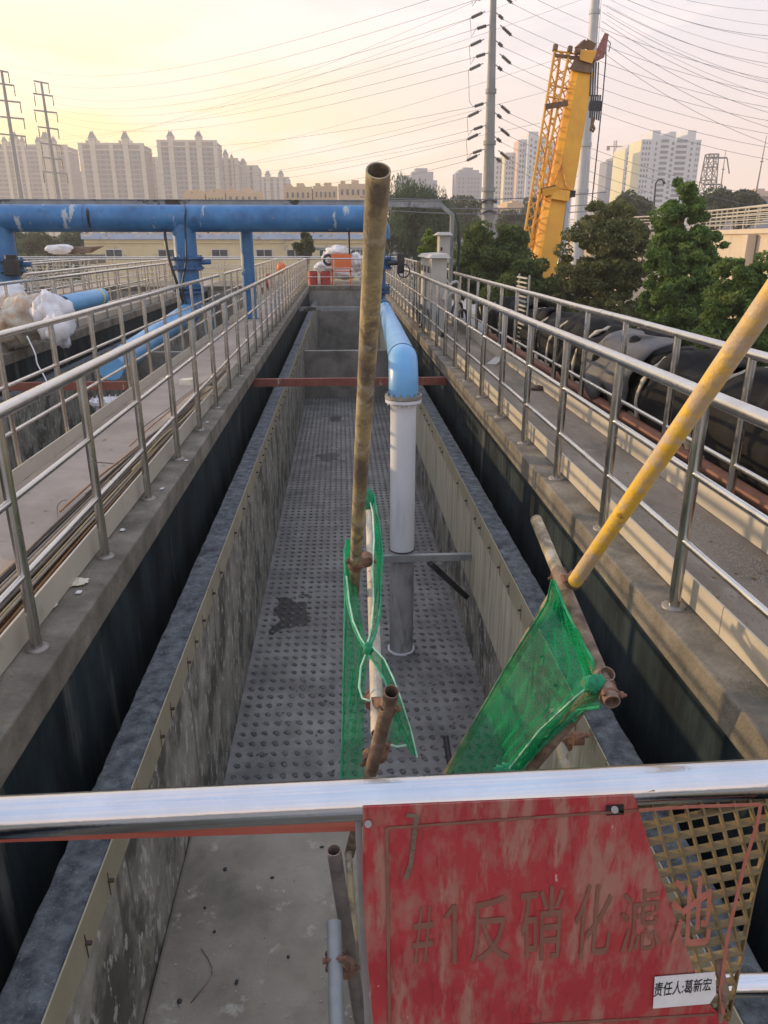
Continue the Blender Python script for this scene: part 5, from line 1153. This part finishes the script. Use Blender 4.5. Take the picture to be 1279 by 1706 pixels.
plain([(1070, 1169, 232), (1088, 1101, 217), (1116, 1127, 219), (1147, 1161, 217)], 480, 'widest white tower block with three roof piers and yellow sunlit side', white_w, sunlit_w, [(1071, 1086, 3, .5, 3, 231, 345), (1091, 1098, 1, .4, 3, 232, 345), (1102, 1116, 1, .92, 3, 228, 345), (1118, 1126, 1, .5, 3, 232, 345), (1128, 1147, 1, .92, 3, 228, 345), (1150, 1158, 1, .4, 3, 232, 345), (1161, 1168, 2, .5, 3, 232, 345)], dp=20)
t = thing('tower_crane', 'small distant tower crane on the dark unfinished tower', 'crane', at(1024, 262, Y=560))
p = at(1024, 262, Y=565); q = at(1025, 234, Y=565); m = MB()
for sx in (-.8, .8): m.tube([p + Vector((sx, 0, 0)), q + Vector((sx, 0, 0))], .3, 4)
for i in range(8): z0 = p.z + (q.z - p.z) * i / 8; m.tube([(p.x - .8, p.y, z0), (p.x + .8, p.y, z0 + (q.z - p.z) / 8)], .22, 4)
obj('mast', m, rust_red, t); zj = at(1024, 244, Y=565).z; xl, xr = at(1011, 244, Y=565).x, at(1041, 244, Y=565).x
obj('jib', MB().bar((xl, p.y, zj), (xr, p.y, zj), .8, .6).box((xl, p.y - .6, zj - 2.5), (xl + 2, p.y + .6, zj - .3)), rust_red, t)
# low sandy blocks and distant town
for u0, u1, v, st, lb in ((304, 340, 322, 4, 'sandy low block furthest left under the twin turret towers'), (343, 374, 320, 4, 'sandy low block, middle of the three under the castle towers'), (376, 432, 318, 4, 'sandy low block, rightmost of the three under the castle towers'), (472, 519, 311, 5, 'sandy walk-up block just right of the little twin turret tower'), (521, 562, 310, 5, 'sandy walk-up block, middle of the three left of the worn pole'), (563, 612, 306, 5, 'sandy walk-up block touching the worn pole in view')):
    um = (u0 + u1) / 2
    plain([(u0, u1, v), (u0 + 4, u0 + 12, v - 5), (um - 2, um + 10, v - 6)], 240, lb, sand_w, None, [(u0 + 2, u1 - 2, 5, .38, 2.9, v + 1, 345)], dp=12, name='low_block')
for u0, u1, v, D, mm_, lb in ((655, 830, 345, 230, grey_w, 'row of low grey buildings behind the bushes left of the monopole'), (845, 905, 338, 220, sand_w, 'low pale building between the monopole and the crane'), (990, 1075, 345, 260, grey_w, 'low grey building under the narrow white towers'), (1200, 1262, 320, 260, white_w, 'long low white building on the right horizon'), (1255, 1300, 318, 240, salmon, 'reddish low building at the right edge'), (1205, 1300, 333, 200, grey_w, 'grey building with pipes low at the right edge')):
    plain([(u0, u1, v), (u0 + 8, u0 + 20, v - 4)], D, lb, mm_, None, [(u0 + 2, u1 - 2, 12, .45, 3, v + 1, 365)], dp=14, name='low_building', cat='building')

# ------------------------------------------------------------ right retaining wall and ramp
beige = mat('beige_retaining_wall', [(.50, .42, .33), (.58, .50, .40)], .6, 6, .85, over=[((.36, .33, .30), .9, (1, 1, .2), .60, .70, .6)])
A_ = at(1080, 393, zc=57); B_ = at(1330, 386, zc=37); zt_ = 2.45
t = thing('retaining_wall', 'sunlit beige retaining wall of the raised road at the right', 'wall', (A_.x, A_.y, gz))
Cw = at(935, 393, zc=66)
m = MB(); dn = Vector((B_.x - A_.x, B_.y - A_.y, 0)).normalized(); nn = Vector((-dn.y, dn.x, 0)) * -1
def wl(P0, P1, z0, z1, th, off=0):
    P0 = Vector((P0.x, P0.y, 0)) - nn * off; P1 = Vector((P1.x, P1.y, 0)) - nn * off
    return [P0 + Vector((0, 0, z0)), P1 + Vector((0, 0, z0)), P1 - nn * th + Vector((0, 0, z0)), P0 - nn * th + Vector((0, 0, z0))], [P0 + Vector((0, 0, z1)), P1 + Vector((0, 0, z1)), P1 - nn * th + Vector((0, 0, z1)), P0 - nn * th + Vector((0, 0, z1))]
nn = Vector((dn.y, -dn.x, 0)) * -1
if nn.dot(Vector((0, 0, 0)) - A_) > 0: nn = -nn   # nn points away from the camera
nn = -nn
m.hexa(*wl(A_, B_, gz, zt_ - .25, 5)); m.hexa(*wl(Cw, A_, gz, zt_ - .25, 5)); obj('wall', m, beige, t)
m = MB(); m.hexa(*wl(A_, B_, zt_ - .25, zt_, 5, -.18)); m.hexa(*wl(Cw, A_, zt_ - .252, zt_ - .003, 5, -.18)); obj('coping', m, beige, t)
for s in (.3, .52, .80):
    p = A_.lerp(B_, s); p = Vector((p.x, p.y, 0)) + nn * .35; obj('buttress', MB().box((p.x - .25, p.y - .25, gz), (p.x + .25, p.y + .25, zt_ - .3)), beige, t)
railing((A_.x, A_.y, zt_), (B_.x, B_.y, zt_), 'pale railing on top of the beige retaining wall', start=.3, step=1.5, r=.05, h=1.15, mids=(.25, .5, .72, .92), rm=.03, m=kick, group='railings on the raised road')
railing((Cw.x, Cw.y, zt_), (A_.x, A_.y, zt_), 'pale railing of the raised road half hidden behind the trees', start=.3, step=1.5, r=.05, h=1.15, mids=(.25, .5, .72, .92), rm=.03, m=kick, group='railings on the raised road')
railing((A_.x + 2.5, A_.y + 3, zt_ + .1), (B_.x + 2.5, B_.y + 3, zt_ + .3), 'second pale railing on the far side of the raised road', start=.3, step=1.5, r=.05, h=1.15, mids=(.25, .5, .72, .92), rm=.03, m=kick, group='railings on the raised road')

# ------------------------------------------------------------ trees
bark = mat('bark', [(.07, .05, .035), (.14, .10, .07)], 6, 6, .9, bump=.4)
def leafm(name, cs): 
    m = mat(name, cs, 1.9, 10, .6); b = m.node_tree.nodes['Principled BSDF']; b.inputs['Specular IOR Level'].default_value = .25
    t = m.node_tree; n1 = t.nodes.new('ShaderNodeBsdfTranslucent'); mx_ = t.nodes.new('ShaderNodeMixShader'); mx_.inputs[0].default_value = .38
    src = b.inputs['Base Color'].links[0].from_socket; t.links.new(src, n1.inputs[0]); o = t.nodes['Material Output']
    t.links.new(b.outputs[0], mx_.inputs[1]); t.links.new(n1.outputs[0], mx_.inputs[2]); t.links.new(mx_.outputs[0], o.inputs[0]); return m
LF = {'dark': leafm('leaf_dark_green', [(.025, .055, .015), (.085, .13, .035), (.19, .22, .07)]), 'olive': leafm('leaf_olive', [(.045, .065, .025), (.13, .15, .055), (.28, .27, .11)]),
      'fresh': leafm('leaf_fresh_green', [(.04, .09, .02), (.11, .19, .045), (.22, .31, .08)]), 'willow': leafm('leaf_willow', [(.04, .07, .04), (.08, .125, .07), (.13, .18, .10)]),
      'lime': leafm('leaf_lime', [(.12, .19, .03), (.22, .30, .05)]), 'far': leafm('leaf_distant', [(.035, .055, .03), (.08, .10, .05), (.14, .16, .08)])}
def leaves(clumps, per, size, seed, hang=0.0, asp=.45):
    r = np.random.RandomState(seed); V = []; 
    for (c, rad) in clumps:
        n = int(per); d = r.normal(size=(n, 3)); d /= np.linalg.norm(d, axis=1)[:, None]; k = r.uniform(.45, 1.0, (n, 1)) ** .5
        p = np.array(c) + d * k * np.array(rad)
        if hang: p[:, 2] -= r.uniform(0, hang, n) * r.uniform(0, 1, n)
        a = r.normal(size=(n, 3)); 
        if hang: a = a * .25 + np.array([0, 0, -1.0])
        a /= np.linalg.norm(a, axis=1)[:, None]; b = np.cross(a, r.normal(size=(n, 3))); b /= np.linalg.norm(b, axis=1)[:, None]
        s = size * r.uniform(.6, 1.3, (n, 1))
        V.append(np.stack([p - a * s, p + b * s * asp, p + a * s, p - b * s * asp], axis=1).reshape(-1, 3))
    return np.concatenate(V)
def leaf_obj(name, V, m, parent=None):
    base = np.array(OFF[parent.name]) if parent else np.zeros(3); V = V - base; n = len(V) // 4
    me = bpy.data.meshes.new(name); me.vertices.add(4 * n); me.vertices.foreach_set('co', V.astype(np.float32).ravel()); me.loops.add(4 * n); me.loops.foreach_set('vertex_index', np.arange(4 * n, dtype=np.int32)); me.polygons.add(n)
    me.polygons.foreach_set('loop_start', np.arange(0, 4 * n, 4, dtype=np.int32)); me.polygons.foreach_set('loop_total', np.full(n, 4, dtype=np.int32)); me.update(); me.validate(); me.materials.append(m)
    o = bpy.data.objects.new(name, me); C.objects.link(o); o.parent = parent; return o
def tree(name, label, z, crown, lm, seed, n_cl=70, per=160, size=.09, cr=.55, vtx=None, hang=0, trunk_r=.12, holes=.0, asp=.45, forks=5):
    """crown: list of (u, v, half-width px, half-height px) ellipses"""
    r = random.Random(seed); cl = []; k = z / FPX
    A0 = sum(e[2] * e[3] for e in crown)
    for (u, v, hw_, hh) in crown:
        c = at(u, v, zc=z); rx_, rz = hw_ * k, hh * k / .94; ry_ = (rx_ + rz) / 2 * .8
        for i in range(max(3, int(n_cl * hw_ * hh / A0))):
            while 1:
                d = Vector((r.uniform(-1, 1), r.uniform(-1, 1), r.uniform(-1, 1)))
                if .25 < d.length <= 1.12: break
            q = c + Vector((d.x * rx_, d.y * ry_, d.z * rz)); s = cr * r.choice([r.uniform(.35, .7), r.uniform(.55, 1.05)]) * min(1, .6 + .6 * min(rx_, rz) / 1.5)
            cl.append((q, (s, s, s * r.uniform(.55, .85))))
    c0 = at(crown[0][0] if vtx is None else vtx, crown[0][1], zc=z); base = Vector((c0.x, c0.y, gz))
    t = thing(name, label, 'tree', base)
    leaf_obj('crown', leaves([(tuple(q), s) for q, s in cl], per, size, seed, hang, asp), lm, t)
    m = MB(); top = c0 + Vector((0, 0, -.1)); pts = [base + (top - base) * s + Vector((r.uniform(-.08, .08), r.uniform(-.08, .08), 0)) for s in (0, .3, .55, .8, 1)]
    m.tube(pts, [trunk_r * 1.25, trunk_r, trunk_r * .85, trunk_r * .6, trunk_r * .3], 9)
    st = base + (top - base) * .55
    for i in range(0, len(cl), max(1, len(cl) // (forks * 4))):
        q = cl[i][0]; s0 = base.lerp(top, r.uniform(.5, .85)); mid = s0.lerp(q, .5) + Vector((0, 0, .2)); m.tube([s0, mid, q], [trunk_r * .38, trunk_r * .24, trunk_r * .08], 6, caps=False)
    obj('trunk', m, bark, t); return t
tree('willow_tree', 'pale grey green willow behind the steel frame right of the worn pole', 62, [(694, 330, 42, 26), (690, 375, 52, 50), (665, 350, 24, 45), (730, 380, 30, 45)], LF['willow'], 1, 150, 220, .15, 1.1, hang=1.6, asp=.22, trunk_r=.3)
tree('young_conifer', 'small yellow green shrub tree above the electrical cabinets', 26, [(716, 405, 12, 12), (718, 392, 6, 9), (714, 418, 16, 10)], LF['lime'], 2, 26, 120, .06, .22, trunk_r=.05)
tree('bushy_tree', 'broad dark green bushy tree left of the crane base', 30, [(810, 425, 46, 42), (785, 455, 34, 38), (835, 460, 60, 38), (850, 420, 30, 30)], LF['dark'], 3, 240, 190, .085, .5, trunk_r=.14)
tree('bushy_tree', 'lower dark green bushy tree hiding the crane base', 26.5, [(880, 480, 42, 40), (905, 520, 48, 44), (850, 500, 40, 36), (930, 540, 30, 40)], LF['dark'], 4, 150, 260, .08, .5, trunk_r=.12)
tree('olive_tree', 'large olive brown tree right of the crane with a forked trunk', 25, [(1012, 375, 48, 34), (1000, 430, 62, 52), (1030, 430, 48, 60), (985, 490, 50, 50), (1020, 530, 56, 42)], LF['olive'], 5, 270, 180, .07, .45, vtx=1008, trunk_r=.13, forks=7)
tree('maple_tree', 'bright green pyramid shaped tree in front of the retaining wall', 21, [(1140, 335, 26, 28), (1138, 380, 44, 40), (1135, 440, 58, 50), (1130, 500, 58, 52), (1125, 560, 46, 34), (1185, 420, 22, 26), (1150, 470, 56, 50)], LF['fresh'], 6, 330, 170, .07, .33, vtx=1135, trunk_r=.10)
tree('broadleaf_tree', 'mid green tree at the right edge behind the bright yellow tube', 17.5, [(1245, 480, 60, 44), (1225, 530, 56, 52), (1275, 540, 60, 80), (1215, 580, 48, 34), (1250, 610, 60, 30)], LF['dark'], 7, 250, 170, .065, .34, vtx=1238, trunk_r=.09)
C.objects['broadleaf_tree'].children[0].data.materials[0] = leafm('leaf_mid_green', [(.04, .085, .02), (.11, .18, .04), (.22, .27, .08)])
tree('potted_fir', 'small dark green tree standing before the yellow building', 46, [(506, 398, 10, 9), (505, 408, 17, 12), (508, 416, 16, 8)], LF['far'], 8, 30, 130, .11, .4, trunk_r=.08)
for i, (u, v, hw_, hh, z, lb) in enumerate(((20, 405, 36, 16, 95, 'pale green feathery tree at the far left behind the railings'), (75, 408, 34, 15, 92, 'olive green tree between the feathery tree and the yellow building'), (125, 404, 26, 14, 90, 'darker green tree at the left corner of the yellow building'), (-12, 412, 24, 18, 70, 'green tree cut by the left edge of the picture'))):
    tree('roadside_tree', lb, z, [(u, v, hw_, hh), (u + 6, v + 10, hw_, hh)], LF['far'] if i % 2 else LF['willow'], 20 + i, 50, 150, .2, 1.2, trunk_r=.2)
for i, (u, v, hw_, hh, z, lb) in enumerate(((765, 360, 34, 22, 110, 'grey green tree behind the left side of the monopole'), (870, 366, 40, 16, 120, 'hazy tree between the monopole and the crane jib'), (1045, 345, 34, 16, 90, 'hazy brown green tree beside the street lamp'), (1190, 340, 22, 14, 85, 'hazy tree under the lattice tower'), (1235, 338, 26, 13, 88, 'dark hazy tree beyond the raised road railing'), (900, 345, 24, 14, 140, 'hazy tree behind the crane boom'))):
    tree('distant_tree', lb, z, [(u, v, hw_, hh), (u + 4, v + 14, hw_ * .9, hh)], LF['far'], 40 + i, 55, 150, .28, 1.6, trunk_r=.2)
# low greenery beside the basin and far wood
def massed(name, spots, lm, seed, per, size, rad):
    r = random.Random(seed); cl = []
    for (x0, x1, y0, y1, z0, z1, n) in spots:
        for i in range(n): s = rad * r.uniform(.6, 1.2); cl.append(((r.uniform(x0, x1), r.uniform(y0, y1), r.uniform(z0, z1)), (s, s, s * .7)))
    return struct(leaf_obj(name, leaves(cl, per, size, seed), lm), 'stuff')
massed('shrubbery', [(4.6, 9, 12, 26, gz, gz + 2.6, 120), (6.5, 10, 7, 14, gz, gz + 2.2, 40)], LF['dark'], 5, 160, .09, .8)
massed('distant_wood', [(-150, 260, 130, 170, gz, gz + 7.0, 260), (-60, -20, 84, 100, gz, gz + 6.0, 40)], LF['far'], 6, 90, .55, 3.4)
massed('far_wood', [(-330, 400, 300, 420, gz, gz + 9.0, 200)], LF['far'], 9, 70, 1.6, 8)

# ------------------------------------------------------------ air
hm = bpy.data.materials.new('evening_haze'); hm.use_nodes = True; t_ = hm.node_tree; t_.nodes.clear()
pv = t_.nodes.new('ShaderNodeVolumePrincipled'); pv.inputs['Color'].default_value = (.97, .95, .95, 1); pv.inputs['Density'].default_value = HAZE = .00085; pv.inputs['Anisotropy'].default_value = .2
oo = t_.nodes.new('ShaderNodeOutputMaterial'); t_.links.new(pv.outputs[0], oo.inputs['Volume'])
struct(obj('haze', MB().box((-430, -40, gz - 1), (430, 730, 125)), hm), 'stuff')

# ------------------------------------------------------------ small litter
random.seed(5)
leafb = mat('dry_leaf', [(.16, .10, .04), (.30, .20, .08)], 20, 3, .8)
def litter(name, n, x0, x1, y0, y1, z, s, m):
    mb = MB()
    for i in range(n):
        x, y, a_, r_ = rnd(x0, x1), rnd(y0, y1), rnd(0, 6.28), rnd(.5, 1.2) * s; c_, s_ = math.cos(a_) * r_, math.sin(a_) * r_
        mb.add([(x - c_, y - s_, z + .003), (x + s_ * .5, y - c_ * .5, z + .002), (x + c_, y + s_, z + .010), (x - s_ * .5, y + c_ * .5, z + .006)], [(0, 1, 2, 3)])
    return struct(obj(name, mb, m), 'stuff')
litter('leaf_litter', 60, -2.5, -1.6, 2, 14, .008, .02, leafb)
litter('leaf_litter', 50, 1.8, 2.45, 2, 14, .008, .02, leafb)
litter('chips', 160, -.95, 1.2, 1.4, 3.7, -1.603, .008, mat('pale_chip', [(.3, .29, .26), (.45, .44, .40)], 20, 2, .9))
litter('chips', 120, 1.58, 1.75, 1.5, 12, .001, .006, leafb)
litter('chips', 150, -1.49, -1.32, 1.5, 12, .001, .006, leafb)
litter('sludge_flakes', 260, -.9, 1.2, 4, 18, FZ + .003, .018, mat('sludge', [(.04, .04, .04), (.09, .088, .085)], 20, 2, .8))
